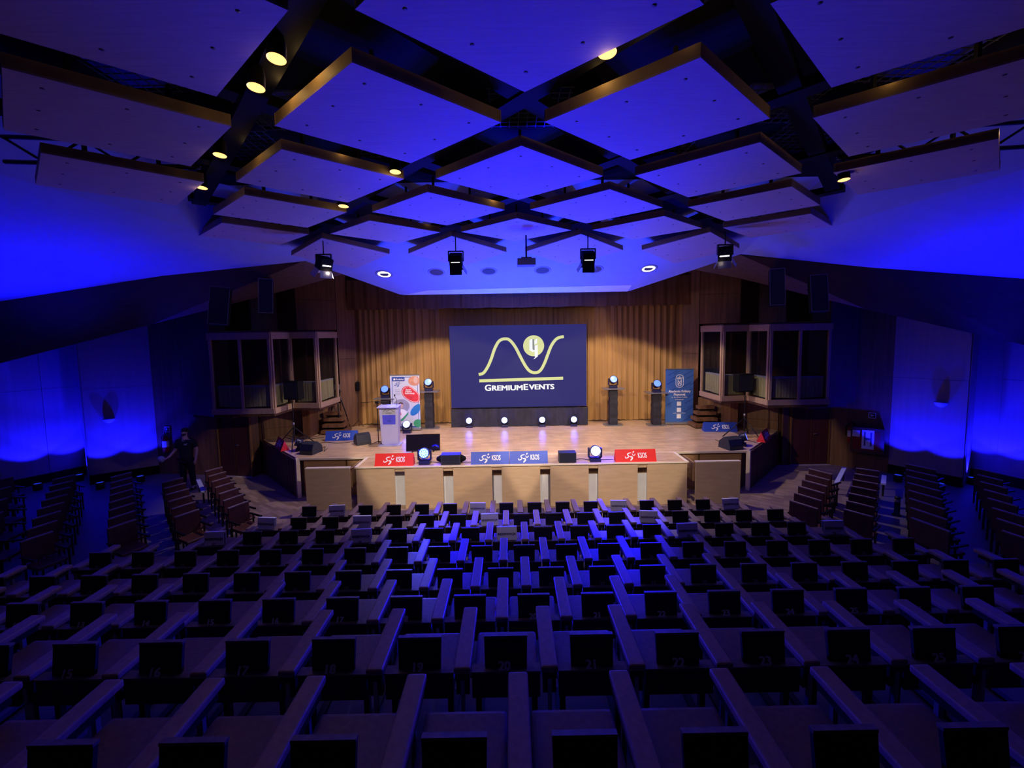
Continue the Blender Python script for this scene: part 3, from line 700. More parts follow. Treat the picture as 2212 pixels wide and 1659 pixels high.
# folded stand near curtain
c = P(776, 921, Z=SZ); h = P(775, 822, Y=c.y).z-SZ
t = thing('light_stand', 'thin black stand leaning in front of the curtain edge', 'stand', c)
mb = MB(); mb.tube([(0, 0, 0), (-.02, .1, h)], .012, 6); mb.build('pole', blk_met, t)
mb = MB(); mb.box(-.06, .06, .02, .10, h*.78, h*.97); mb.build('clamp_head', blk_met, t)
mb = MB(); mb.tube([(-.2, -.1, .01), (0, 0, .25), (.2, -.1, .01)], .01, 6); mb.build('foot', blk_met, t)
# loudspeakers on stands
for px, a, b, wpx, base, side, dx in ((637, 824, 863, 36, 966, 'left', 1), (1607, 808, 846, 37, 945, 'right', -1)):
    c = P(px, base, Z=SZ); hb = P(px, b, Y=c.y).z-SZ; ht = P(px, a, Y=c.y).z-SZ; ww = abs(P(px+wpx/2, a, Y=c.y).x-P(px-wpx/2, a, Y=c.y).x)
    t = thing('speaker_stand', 'tall black tripod stand carrying the %s stage loudspeaker' % side, 'stand', c)
    mb = MB(); mb.tube([(0, 0, .2), (0, 0, hb*.5)], .022); mb.tube([(0, 0, hb*.48), (0, 0, hb-.02)], .016); mb.build('pole', blk_met, t)
    mb = MB(); mb.tube([(0, 0, hb*.47), (0, 0, hb*.52)], .032); mb.build('collar', grey_met, t)
    for k in range(3):
        a_ = R(-70+120*k); mb = MB(); mb.tube([(0, 0, .62), (.62*math.cos(a_), .62*math.sin(a_), .015)], .016, 6); mb.tube([(0, 0, .22), (.31*math.cos(a_), .31*math.sin(a_), .30)], .01, 6); mb.build('leg', blk_met, t)
    t = thing('stage_loudspeaker', 'black box loudspeaker on top of the %s tripod stand' % side, 'loudspeaker', c+Vector((0, 0, hb)), R(-12*dx))
    pad(-ww/2, ww/2, -.05, .22, 0, ht-hb, .02, 'cabinet', black_m, t, 2)
    mb = MB(); mb.box(-ww/2+.03, ww/2-.03, -.058, -.05, .03, ht-hb-.03); mb.build('grille', spk_m, t)
    mb = MB(); mb.box(-ww/2-.01, ww/2+.01, .05, .12, -.02, .0); mb.build('mount', blk_met, t)
# floor wedge monitors
def wedge(px, py, wd, label, rz=0, Y=None, low=False):
    c = P(px, py, Z=SZ) if Y is None else Vector((P(px, py, Y=Y).x, Y, SZ))
    t = thing('floor_monitor', label, 'loudspeaker', (c.x, c.y, SZ), rz)
    hh = .34 if not low else .26; d = .22; w2 = wd/2
    prof = [(-d, 0), (d, 0), (d*.9, hh*.55), (.02, hh), (-d*.7, hh*.85), (-d, hh*.3)] if not low else [(-d*.6, 0), (d*.6, 0), (d*.6, hh), (-d*.6, hh)]
    n = len(prof); mb = MB(); mb.add([(-w2, y, z) for y, z in prof]+[(w2, y, z) for y, z in prof], [tuple(range(n))[::-1], tuple(range(n, 2*n))]+[(i, (i+1) % n, n+(i+1) % n, n+i) for i in range(n)])
    bm_ = mb.build('cabinet', mat('speaker_shell', (.03, .033, .045), .55, noise=.15), t)
    p0, p1 = (prof[4], prof[5]) if not low else (prof[3], prof[0])
    g = MB(); g.add([(-w2*.9, p0[0]-.006, p0[1]*.97), (w2*.9, p0[0]-.006, p0[1]*.97), (w2*.9, p1[0]-.006, p1[1]+.02), (-w2*.9, p1[0]-.006, p1[1]+.02),
                     (-w2*.9, p0[0]+.002, p0[1]*.97), (w2*.9, p0[0]+.002, p0[1]*.97), (w2*.9, p1[0]+.002, p1[1]+.02), (-w2*.9, p1[0]+.002, p1[1]+.02)], [(0, 3, 2, 1), (4, 5, 6, 7), (0, 1, 5, 4), (1, 2, 6, 5), (2, 3, 7, 6), (3, 0, 4, 7)])
    g.build('grille', spk_m, t)
    return t
wedge(783, 958, .42, 'dark wedge monitor loudspeaker left of the microphone stand', R(35))
wedge(673, 978, .42, 'dark wedge monitor loudspeaker by the left stage corner', R(-15))
wedge(1578, 968, .45, 'dark wedge monitor loudspeaker by the right stage corner', R(15))
t = wedge(975, 1001, .50, 'small black loudspeaker with side horns on the front edge left of the blue signs', 0, 10.62, True)
for s in (-1, 1):
    mb = MB(); mb.lathe([(.09, 0), (.10, .02), (.05, .12), (0, .14)], 10, Matrix.Translation((s*.25, 0, .13)) @ Matrix.Rotation(s*PI/2, 4, 'Y')); mb.build('side_horn', black_m, t)
wedge(1225, 999, .44, 'small black loudspeaker on the front edge right of the blue signs', 0, 10.62, True)
# confidence TV lying at the front of the stage
c = P(914, 976, Z=SZ)
t = thing('floor_television', 'black flat television tilted on the stage floor, facing the hall', 'television', c, R(4))
M = Matrix.Rotation(R(-14), 4, 'X')
mb = MB(); mb.box(-.48, .48, -.02, .03, .03, .50, M); mb.build('frame', black_m, t)
gl = mat('tv_glass', (.01, .008, .02), .06, spec=.8)
mb = MB(); mb.box(-.465, .465, -.026, -.02, .045, .485, M); mb.build('screen_glass', gl, t)
for s in (-1, 1):
    mb = MB(); mb.box(s*.3-.015, s*.3+.015, -.05, .22, 0, .02); mb.tube([(s*.3, .02, .1), (s*.3, .2, .01)], .01, 6); mb.build('stand_foot', blk_met, t)
# cables on the stage
def cable(pts, label, r=.008):
    P3 = []
    for i in range(len(pts)-1):
        p0 = pts[max(i-1, 0)]; p1 = pts[i]; p2 = pts[i+1]; p3 = pts[min(i+2, len(pts)-1)]
        for k in range(6):
            t_ = k/6
            P3.append(tuple(.5*((2*p1[a])+(-p0[a]+p2[a])*t_+(2*p0[a]-5*p1[a]+4*p2[a]-p3[a])*t_*t_+(-p0[a]+3*p1[a]-3*p2[a]+p3[a])*t_**3) for a in (0, 1)))
    P3.append(pts[-1])
    mb = MB(); mb.tube([tuple(P(x, y, Z=SZ+.011)) for x, y in P3], r, 5); o = mb.build('cable', blk_met); tag(o, label, 'cable', 'cables on the stage')
cable([(900, 1000), (935, 998), (955, 1000), (1018, 998)], 'thin black cable along the front edge left of the blue signs')
cable([(1235, 994), (1255, 991), (1275, 993), (1325, 992)], 'thin black cable along the front edge left of the right red sign')
cable([(662, 955), (680, 962), (700, 955), (730, 957), (772, 953)], 'black cable running along the foot of the left blue sign')
cable([(620, 940), (650, 947), (690, 940), (668, 932), (640, 938), (655, 948), (700, 945)], 'tangle of black cable behind the left stand')
cable([(690, 972), (702, 965), (700, 975), (708, 968)], 'short curl of cable beside the left wedge monitor')
cable([(1545, 950), (1565, 955), (1590, 948), (1620, 952), (1640, 958)], 'black cable by the right stand')

# ------------------------------------------------------------------ walls
def wallpanels(root, pts, z0, z1, m, th=.05):
    for i in range(len(pts)-1):
        a, b = Vector(pts[i][:2]), Vector(pts[i+1][:2]); mm = pts[i][2] if len(pts[i]) > 2 else m
        d = b-a; L = d.length; an = math.atan2(d.y, d.x)
        n = max(1, round(L/1.15))
        for k in range(n):
            M = Matrix.Translation((a.x+d.x*k/n, a.y+d.y*k/n, 0)) @ Matrix.Rotation(an, 4, 'Z')
            zz = [z0, z0+(z1-z0)*.45, z1] if L > .8 else [z0, z1]
            for j in range(len(zz)-1):
                mb = MB(); mb.box(.004, L/n-.004, -th/2, th/2, zz[j]+.004, zz[j+1]-.004, M); mb.build('wall_panel', mm, root)
BZ0_ = 2.15
wb = sroot('wall_back')
mb = MB(); mb.box(-9, 9, 16.3, 16.4, 0, 7); mb.build('wall_board', wall_dark, wb)
wl = sroot('wall_left'); wr = sroot('wall_right')
grad = wall_wood
for s, root in ((-1, wl), (1, wr)):
    # sawtooth proscenium wall above the stage wing
    up = [(5.8, 15.75), (6.5, 15.0), (7.6, 14.35), (8.3, 14.45), (8.7, 13.6), (9.6, 13.7), (9.95, 12.9), (10.7, 13.3), (11.2, 14)]
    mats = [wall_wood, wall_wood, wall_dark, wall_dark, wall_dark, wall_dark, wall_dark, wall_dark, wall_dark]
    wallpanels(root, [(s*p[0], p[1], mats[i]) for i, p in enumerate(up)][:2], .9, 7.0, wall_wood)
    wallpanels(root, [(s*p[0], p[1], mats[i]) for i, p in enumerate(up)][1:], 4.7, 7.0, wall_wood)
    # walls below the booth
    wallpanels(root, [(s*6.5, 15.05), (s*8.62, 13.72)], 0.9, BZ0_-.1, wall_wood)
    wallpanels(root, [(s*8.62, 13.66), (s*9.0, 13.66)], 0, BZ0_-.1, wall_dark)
PL = [P(346, 1022, Z=0), P(196, 1046, Z=0), P(190, 1022, Z=0), P(110, 1040, Z=0), P(5, 1062, Z=0), P(-10, 1040, Z=0), P(-160, 1080, Z=0)]
PR = [P(1918, 1021, Z=0), P(2078, 1053, Z=0), P(2092, 1030, Z=0), P(2150, 1042, Z=0), P(2250, 1066, Z=0), P(2260, 1045, Z=0), P(2380, 1075, Z=0)]
blue_wall = mat('blue_lit_wall_veneer', (.42, .30, .26), .55, noise=.08, scale=(10, 10, .5))
wallpanels(wl, [tuple(p[:2]) for p in PL], 0, 6.6, blue_wall)
wallpanels(wr, [tuple(p[:2]) for p in PR], 0, 6.6, blue_wall)
# brown walls between the door and the blue panels
DL = P(545, 1030, Z=0); DL0 = P(478, 1027, Z=0)
DR = P(1707, 1004, Z=0); DR0 = P(1787, 1003, Z=0)
wallpanels(wl, [(DL0.x-.06, DL0.y+.02), tuple(PL[0][:2])], 0, 6.6, wall_wood)
wallpanels(wr, [(DR0.x+.06, DR0.y+.02), tuple(PR[0][:2])], 0, 6.6, wall_wood)
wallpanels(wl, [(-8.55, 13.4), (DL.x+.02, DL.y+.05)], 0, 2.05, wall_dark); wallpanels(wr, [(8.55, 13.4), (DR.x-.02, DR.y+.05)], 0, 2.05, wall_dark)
for nm, a, b in (('door_1', DL0, DL), ('door_2', DR, DR0)):
    d = b-a; an = math.atan2(d.y, d.x); L = d.length
    r = sroot(nm); r.location = (a.x, a.y, 0); r.rotation_euler = (0, 0, an)
    for k in range(2):
        mb = MB(); mb.box(L*k/2+.01, L*(k+1)/2-.01, 0, .05, .01, 1.9); mb.build('door_leaf', red_wood, r, bevel=.004)
    for x in (-.04, L): 
        mb = MB(); mb.box(x, x+.04, -.03, .06, 0, 1.95); mb.build('door_frame', wall_wood, r)
    mb = MB(); mb.box(0, L, -.03, .06, 1.9, 2.05); mb.build('door_head', wall_dark, r)
    mb = MB(); mb.tube([(L/2+.1, -.02, 1.0), (L/2+.1, -.07, 1.05), (L/2+.22, -.07, 1.05)], .012, 6); mb.build('door_handle', grey_met, r)
    mb = MB(); mb.box(-.04, L+.04, -.1, .0, 0, .012); mb.build('threshold', ply_lt, r)
# baseboards dark
for nm, PP in (('baseboard_left', PL), ('baseboard_right', PR)):
    mb = MB()
    for i in (0, 2, 3, 5):
        a, b = PP[i], PP[i+1]; d = b-a; M = Matrix.Translation((a.x, a.y, 0)) @ Matrix.Rotation(math.atan2(d.y, d.x), 4, 'Z')
        mb.box(0, d.length, -.06, .06, 0, .28, M)
    struct(nm, mb, black_m)

# ------------------------------------------------------------------ interpreters' booths
KB = 1.12
BZ0, BZ1 = CAM.z+KB*(2.47-CAM.z), CAM.z+KB*(4.60-CAM.z)
def kb(p): return (p[0]*KB, p[1]*KB)
for s, side in ((-1, 'left'), (1, 'right')):
    t = thing('interpreter_booth', 'glazed wooden interpreter booth projecting from the %s wall' % side, 'booth')
    pts = [(8.08, 10.85), (6.5, 10.85), (6.45, 11.7), (5.65, 11.6), (5.58, 12.7)]
    pts = [kb((s*x, y)) for x, y in pts]
    back = [kb((s*6.7, 13.0)), kb((s*8.9, 13.4)), kb((s*9.3, 12.0))]
    poly = pts+back
    for z0_, z1_, nm, m in ((BZ0, BZ0+.16, 'sill', booth_m), (BZ1-.2, BZ1, 'cornice', booth_m)):
        for i in range(4):
            a, b = Vector(pts[i]), Vector(pts[i+1]); d = b-a; M = Matrix.Translation((a.x, a.y, 0)) @ Matrix.Rotation(math.atan2(d.y, d.x), 4, 'Z')
            mb = MB(); mb.box(-.03, d.length+.03, -.06, .05, z0_, z1_, M); mb.build(nm, m, t)
    mb = MB(); mb.prism(poly, BZ0-.08, BZ0); mb.build('floor_slab', wall_dark, t)
    mb = MB(); mb.prism(poly, BZ1, BZ1+.04); mb.build('roof_slab', wall_dark, t)
    for i in range(4):
        a, b = Vector(pts[i]), Vector(pts[i+1]); d = b-a; L = d.length; M = Matrix.Translation((a.x, a.y, 0)) @ Matrix.Rotation(math.atan2(d.y, d.x), 4, 'Z')
        f = bpy.data.objects.new('window', None); C.objects.link(f); f.parent = t; f.matrix_local = M
        z0_, z1_ = BZ0+.16, BZ1-.2
        xs = [0, L] if L < 1.3 else [0, L/2, L]
        for x in xs:
            mb = MB(); wdt = .07 if x in (0, L) else .035
            mb.box(max(0, x-wdt) if x else 0, min(L, x+wdt) if x < L else L, -.04, .04, z0_, z1_); mb.build('mullion', booth_m, f)
        for q in range(len(xs)-1):
            mb = MB(); mb.box(xs[q]+.04, xs[q+1]-.04, -.004, .004, z0_, z1_); mb.build('pane', glass_m, f)
        sg = 1 if s > 0 else -1
        # low ledge and short net curtain inside
        yi = .10*( -1 if s > 0 else 1)
        mb = MB(); mb.box(.08, L-.08, *sorted((yi, yi*2.2)), z0_+.62, z0_+.66); mb.build('inner_ledge', white_m, f)
        o = cloth(.09, L-.09, yi, z0_+.03, z0_+.62, .012, .09, lace, 'net_curtain', f, i*3+7, 2)
    # inner back wall, side mass, table
    mb = MB(); M = None
    mb.prism([kb(q) for q in [(s*8.08, 10.87), (s*9.35, 11.5), (s*9.5, 12.4), (s*9.3, 12.4), (s*9.2, 11.65), (s*8.08, 11.0)]], BZ0-.08, BZ1+1.3); mb.build('side_casing', wall_dark, t)
    mb = MB(); mb.prism([kb(q) for q in [(s*6.65, 13.02), (s*9.2, 13.2), (s*9.2, 13.3), (s*6.65, 13.12)]], BZ0, BZ1); mb.build('back_board', wall_dark, t)
    mb = MB(); mb.prism([kb(q) for q in [(s*6.9, 12.0), (s*7.9, 12.0), (s*7.9, 12.06), (s*6.9, 12.06)]], BZ0, BZ1); mb.build('partition', wall_wood, t)
    # timber bracket under the booth
    mb = MB(); mb.prism([(s*7.0, 13.7), (s*7.25, 13.7), (s*7.25, 14.3), (s*7.0, 14.3)], SZ, BZ0-.08); mb.build('bracket_post', wall_wood, t)
    mb = MB(); mb.prism([kb(q) for q in [(s*7.9, 11.3), (s*9.2, 11.6), (s*9.2, 11.95), (s*7.9, 11.95)]], 2.0, BZ0-.08); mb.build('under_casing', wall_dark, t)
    # stepped boards
    g = thing('booth_steps', 'short flight of wooden steps under the %s booth' % side, 'steps', (s*6.25, 14.3, SZ), 0)
    for k in range(4):
        mb = MB(); mb.box(*sorted((-s*(.28-.09*k), s*.55)), -.30+.12*k, .3, .04+.19*k, .15+.19*k); mb.build('step', wall_wood, g)
        mb = MB(); mb.box(*sorted((-s*(.28-.09*k-.06), s*.55)), -.24+.12*k, .3, -.01+.19*k, .04+.19*k); mb.build('riser', black_m, g)

# ------------------------------------------------------------------ bulkhead and plaster ceiling
TL = [P(742, 576, Y=13.3), P(660, 562, Y=11.8), P(350, 596, Y=11.3), P(0, 651, Y=10.9), P(-260, 690, Y=10.9)]
BL = [P(748, 590, Y=13.6), P(653, 618, Y=12.8), P(330, 700, Y=11.6), P(0, 785, Y=11.1), P(-260, 850, Y=11.0)]
TR = [P(1490, 566, Y=13.3), P(1600, 551, Y=11.8), P(1880, 578, Y=11.0), P(2212, 602, Y=10.4), P(2440, 622, Y=10.2)]
BR = [P(1486, 580, Y=13.6), P(1592, 600, Y=12.8), P(1870, 668, Y=11.2), P(2212, 745, Y=10.5), P(2440, 800, Y=10.3)]
bulk = mat('bulkhead_veneer', (.10, .05, .035), .55, noise=.2, scale=(1, 14, 14))
for nm, T, B_ in (('trim_1', TL, BL), ('trim_2', TR, BR)):
    mb = MB()
    for i in range(len(T)-1):
        a, b, c, d = T[i], T[i+1], B_[i+1], B_[i]
        off = Vector((0, .08, .08)); V = [a, b, c, d, a+off, b+off, c+off, d+off]
        mb.add(V, [(0, 1, 2, 3), (7, 6, 5, 4), (0, 4, 5, 1), (1, 5, 6, 2), (2, 6, 7, 3), (3, 7, 4, 0)])
    struct(nm, mb, bulk)
EL, ER = P(865, 637, Y=14.1), P(1360, 628, Y=14.1)
ez = (EL.z+ER.z)/2; kz = (TL[1].z+TR[1].z)/2
EL.z = ER.z = ez; TL1 = TL[1].copy(); TR1 = TR[1].copy(); TL1.z = TR1.z = kz
slope = (kz-ez)/2.3
print('soffit', ez, kz, slope)
def up_to(p, Yn, k=slope): return Vector((p.x, Yn, p.z+k*(p.y-Yn)))
ce = MB()
def thick(*pts):
    off = Vector((0, .0, .1)); n = len(pts); ce.add(list(pts)+[p+off for p in pts], [tuple(range(n)), tuple(range(2*n-1, n-1, -1))]+[(i, n+i, n+(i+1) % n, (i+1) % n) for i in range(n)])
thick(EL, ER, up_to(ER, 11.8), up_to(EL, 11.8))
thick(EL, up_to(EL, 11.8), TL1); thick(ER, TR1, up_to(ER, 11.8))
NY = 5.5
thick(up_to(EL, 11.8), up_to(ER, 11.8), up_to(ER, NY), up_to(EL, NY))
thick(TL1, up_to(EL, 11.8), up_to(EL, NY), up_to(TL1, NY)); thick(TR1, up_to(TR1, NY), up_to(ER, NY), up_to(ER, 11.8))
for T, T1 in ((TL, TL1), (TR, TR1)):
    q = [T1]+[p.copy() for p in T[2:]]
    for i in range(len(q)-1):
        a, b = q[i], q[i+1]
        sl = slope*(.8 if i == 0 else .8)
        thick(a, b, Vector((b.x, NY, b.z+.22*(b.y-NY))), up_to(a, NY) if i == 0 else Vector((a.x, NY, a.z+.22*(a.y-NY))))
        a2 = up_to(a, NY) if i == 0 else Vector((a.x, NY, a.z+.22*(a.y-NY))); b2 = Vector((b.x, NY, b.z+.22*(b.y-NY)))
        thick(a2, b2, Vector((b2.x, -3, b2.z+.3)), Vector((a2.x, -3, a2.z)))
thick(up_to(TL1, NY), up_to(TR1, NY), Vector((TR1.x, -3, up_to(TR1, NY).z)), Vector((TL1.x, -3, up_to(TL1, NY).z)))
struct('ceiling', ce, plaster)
lit_lip = MB()
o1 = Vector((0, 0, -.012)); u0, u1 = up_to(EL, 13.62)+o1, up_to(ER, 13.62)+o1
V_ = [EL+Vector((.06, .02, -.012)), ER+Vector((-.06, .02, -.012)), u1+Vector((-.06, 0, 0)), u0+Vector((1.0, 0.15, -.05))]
up_ = Vector((0, 0, .011)); lit_lip.add(V_+[v+up_ for v in V_], [(0, 1, 2, 3), (7, 6, 5, 4), (0, 4, 5, 1), (1, 5, 6, 2), (2, 6, 7, 3), (3, 7, 4, 0)])
struct('trim_lit_lip', lit_lip, white_m)  # paler strip puts the stage lamps' light on the soffit edge into its colour

# ------------------------------------------------------------------ recessed round lamps in the soffit
def soff(x, y): return ez+slope*(14.1-y)
for q, (px, py, lit) in enumerate(((830, 592, 1), (943, 588, 0), (1056, 586, 0), (1172, 584, 0), (1285, 582, 0), (1401, 580, 1))):
    d = P(px, py, Y=12.0)-CAM; k = (ez+slope*14.1-CAM.z)/(d.z+slope*d.y); p = CAM+d*k
    t = thing('recessed_ceiling_lamp', '%sround recessed lamp in the ceiling above the stage, %s from the left' % ('lit ' if lit else 'unlit ', ORD[q]), 'ceiling lamp', p, 0, 'round lamps recessed above the stage', rot=(-math.atan(slope), 0, 0))
    mb = MB(); mb.lathe([(.20, -.004), (.235, -.016), (.255, -.01), (.26, .0)], 32); mb.build('ring', mat('lamp_ring', (.25, .25, .4), .5), t)
    mb = MB(); mb.lathe([(0, -.003), (.20, -.004)], 32); mb.build('bowl', mat('lamp_bowl_dark', (.05, .05, .07), .5), t)
    if lit:
        mb = MB(); mb.add([(-.17, .03-.1, -.012), (.17, -.07, -.012), (.15, -.13, -.012), (-.13, -.13, -.012), (-.16, .11, -.012), (.0, .16, -.012), (.14, .12, -.012)], [(0, 1, 2, 3)]); mb.lathe([(.13, -.008), (.19, -.012)], 20); mb.build('glow', lens_hot, t)

# ------------------------------------------------------------------ hung diamond panels
HZ = CAM.z+2.35; HW, HD = 1.26, 1.06
def make_panel():
    t = thing('acoustic_ceiling_panel', 'x', 'ceiling panel')
    pts = [(0, -HD), (HW, 0), (0, HD), (-HW, 0)]
    mb = MB(); mb.prism(pts, 0, .02); mb.build('board', panel_m, t)
    for i in range(4):
        a, b = Vector(pts[i]), Vector(pts[(i+1) % 4]); d = b-a; M = Matrix.Translation((a.x, a.y, 0)) @ Matrix.Rotation(math.atan2(d.y, d.x), 4, 'Z')
        mb = MB(); mb.box(0, d.length, 0, .025, .02, .13, M); mb.build('rim', rim_m, t)
    for x, y in ((-.6, 0), (.6, 0), (0, -.5), (0, .5)):
        mb = MB(); mb.box(x-.02, x+.02, y-.02, y+.02, .02, .45); mb.build('hanger', blk_met, t)
    mb = MB()
    for x, y in ((-.9, 0), (.9, 0), (0, -.75), (0, .75), (-.45, .38), (.45, -.38), (.45, .38), (-.45, -.38)): mb.lathe([(0, -.002), (.018, -.002), (.018, .001)], 8, Matrix.Translation((x, y, 0)))
    mb.build('screw_caps', seat_dk, t)
    return t
PN = {0: (0, 2, -2, 4, -4), 1: (-1, 1, -3, 3), 2: (0, -2, 2, -4, 4), 3: (-1, 1, -3, 3), 4: (0, -2, 2, -4, 4), 5: (-1, 1, -3, 3)}
pp_ = None
col = {0: 'on the centre line', -1: 'just left of centre', 1: 'just right of centre', -2: 'second place to the left', 2: 'second place to the right', -3: 'third place to the left', 3: 'third place to the right', -4: 'at the far left', 4: 'at the far right'}
rw = ['right over the camera', 'second rank from the camera', 'third rank from the camera', 'fourth rank from the camera', 'fifth rank from the camera', 'last rank before the stage']
for j in range(6):
    for i in PN[j]:
        p = make_panel() if pp_ is None else dup(pp_)
        if pp_ is None: pp_ = p
        p.location = (-.12+1.5*i, 3.2+1.64*j, HZ)
        if j == 5: p.rotation_euler = (R(-10), 0, 0); p.location.z = HZ-.25; p.location.y = 10.9
        p['label'] = 'pale diamond shaped ceiling panel, %s, %s' % (rw[j], col[i]); p['group'] = 'diamond panels hung under the ceiling'
# black beams along the gaps and an added black deck for the unlit void above
def beam_dir(sx):
    L = math.hypot(1.5, 1.64); return Vector((sx*1.5/L, 1.64/L))
DZ = HZ+.40
bq = 0
for sx in (1, -1):
    for c_ in range(-5, 7):
        # gap line passes midway between neighbouring lattice rows
        # start point on Y=... : lattice lines  y-3.2 = ±(1.64/1.5)(x+.12) + 1.64*(2c+1)
        pts = []
        for yy in [1.0+.25*k for k in range(45)]:
            x = -.12+sx*(yy-3.2-1.64*(2*c_+1))*1.5/1.64
            if abs(x+.12) < 6.3 and 1.0 < yy < 11.0-abs(x)*.05: pts.append((x, yy))
        if len(pts) < 5: continue
        a, b = Vector(pts[0]), Vector(pts[-1]); d = b-a
        M = Matrix.Translation((a.x, a.y, 0)) @ Matrix.Rotation(math.atan2(d.y, d.x), 4, 'Z')
        mb = MB(); mb.box(0, d.length, -.11, .11, HZ+.22+(.02 if sx > 0 else 0), HZ+.34+(.02 if sx > 0 else 0), M)
        o = mb.build('lattice_beam', black_m)
        bq += 1
        tag(o, 'black ceiling beam running %s, %s from the %s' % ('up to the right' if sx > 0 else 'up to the left', ORD[bq-1 if sx > 0 else bq-1], 'left'), 'beam', 'black beams above the ceiling panels')
        if sx > 0: nb = bq
    if sx > 0: bq = 0
deck = MB()
yy = -2.5
holes = {(-4, 3), (-4, 4), (4, 3), (4, 4), (-3, 5), (3, 5), (0, 5), (-2, 6), (2, 6), (4, 6), (-4, 6)}
for a in range(-5, 6):
    for b in range(-3, 9):
        if (a, b) in holes: continue
        deck.box(a*1.12-.56, a*1.12+.56, 1+b*1.0-.5, 1+b*1.0+.5, HZ+.75, HZ+.8)
struct('ceiling_void_deck', deck, black_m)
# wire mesh over the openings
mesh_m = mat('wire_mesh', (.12, .12, .16), .5, .4)
wm = MB()
for (a, b) in holes:
    x, y = a*1.12, 1+b
    for k in range(-4, 5):
        wm.box(x-.56, x+.56, y+k*.12-.006, y+k*.12+.006, HZ+.74, HZ+.75); wm.box(x+k*.13-.006, x+k*.13+.006, y-.5, y+.5, HZ+.73, HZ+.74)
o = wm.build('wire_mesh', mesh_m); tag(o, 'wire mesh across the openings above the ceiling panels', 'mesh', kind='stuff')
# lattice trusses above the outer panels
def truss(a, b, h, label):
    a, b = Vector(a), Vector(b); d = b-a; n = max(3, int(d.length/.45))
    t = thing('lattice_truss', label, 'truss', a)
    mb = MB(); mb.tube([(0, 0, 0), d], .03, 6); mb.build('lower_chord', blk_met, t)
    mb = MB(); mb.tube([(0, 0, h), d+Vector((0, 0, h))], .03, 6); mb.build('upper_chord', blk_met, t)
    mb = MB(); 
    for k in range(n): mb.tube([d*(k/n)+Vector((0, 0, h*(k % 2))), d*((k+1)/n)+Vector((0, 0, h*((k+1) % 2)))], .018, 5)
    mb.build('lacing', blk_met, t)
for s, nm in ((-1, 'left'), (1, 'right')):
    truss((-.12+s*4.75, 6.44, HZ+.20), (-.12+s*7.3, 6.44-.3, HZ+.20), .34, 'black lattice truss over the far %s panel of the third rank' % nm)
    truss((-.12+s*4.75, 9.75, HZ+.18), (-.12+s*6.9, 9.7, HZ+.18), .15, 'black lattice truss over the far %s panel of the fifth rank' % nm)

# ------------------------------------------------------------------ warm pot lamps in the gaps
for q, (px, py, r, lab) in enumerate(((597, 128, .078, 'brightest of the lit left column, nearest the camera'), (553, 190, .078, 'second of the lit column on the left'), (475, 336, .078, 'third of the lit column on the left'), (436, 406, .078, 'fourth of the lit column on the left'),
                       (854, 372, .08, 'small lit one beside the centre diamond'), (742, 446, .09, 'lit one at the lower left of the grid'), (1823, 389, .078, 'lit one at the right of the grid'), (1312, 115, .08, 'lit one at the upper right of the centre panel'))):
    p = P(px, py, Z=HZ+(.02 if q != 6 else -.1))
    t = thing('pot_lamp', 'black cylinder ceiling lamp, '+lab, 'ceiling lamp', p, 0, 'pot lamps between the ceiling panels', rot=(R(-6), R(0), 0))
    mb = MB(); mb.lathe([(r, 0), (r, .12), (r*.7, .26), (0, .27)], 24); mb.build('shade', black_m, t)
    mb = MB(); mb.lathe([(r*.98, .004), (r*.6, .07), (0, .09)], 24); mb.build('reflector', lamp_in, t)
    mb = MB(); mb.box(-.012, .012, -.012, .012, .26, .5); mb.build('bracket', blk_met, t)
    spot('lamp_beam', (0, 0, -.02), (0, 0, -3), 3, (1, .62, .25), 110, .6, .05, t)
    point('lamp_spill', (0, 0, -.06), .6, (1, .68, .28), .05, t)
# lamps of the same kind hidden above the panels: only their glow on the board edges shows
for px, py, e in ((1400, 168, 2.2), (1480, 128, 1.5), (1905, 200, 2.2), (2150, 300, 1.5), (668, 168, 1.4), (620, 215, 1.2), (745, 345, .9), (1470, 345, .9), (1070, 438, .5), (925, 490, .4), (1290, 190, .8), (1740, 458, .4), (545, 338, .5), (2000, 185, 1.2)):
    p = P(px, py, Z=HZ+.10); point('hidden_lamp_glow', (p.x, p.y-.10, HZ+.17), e, (1, .62, .22), .05)
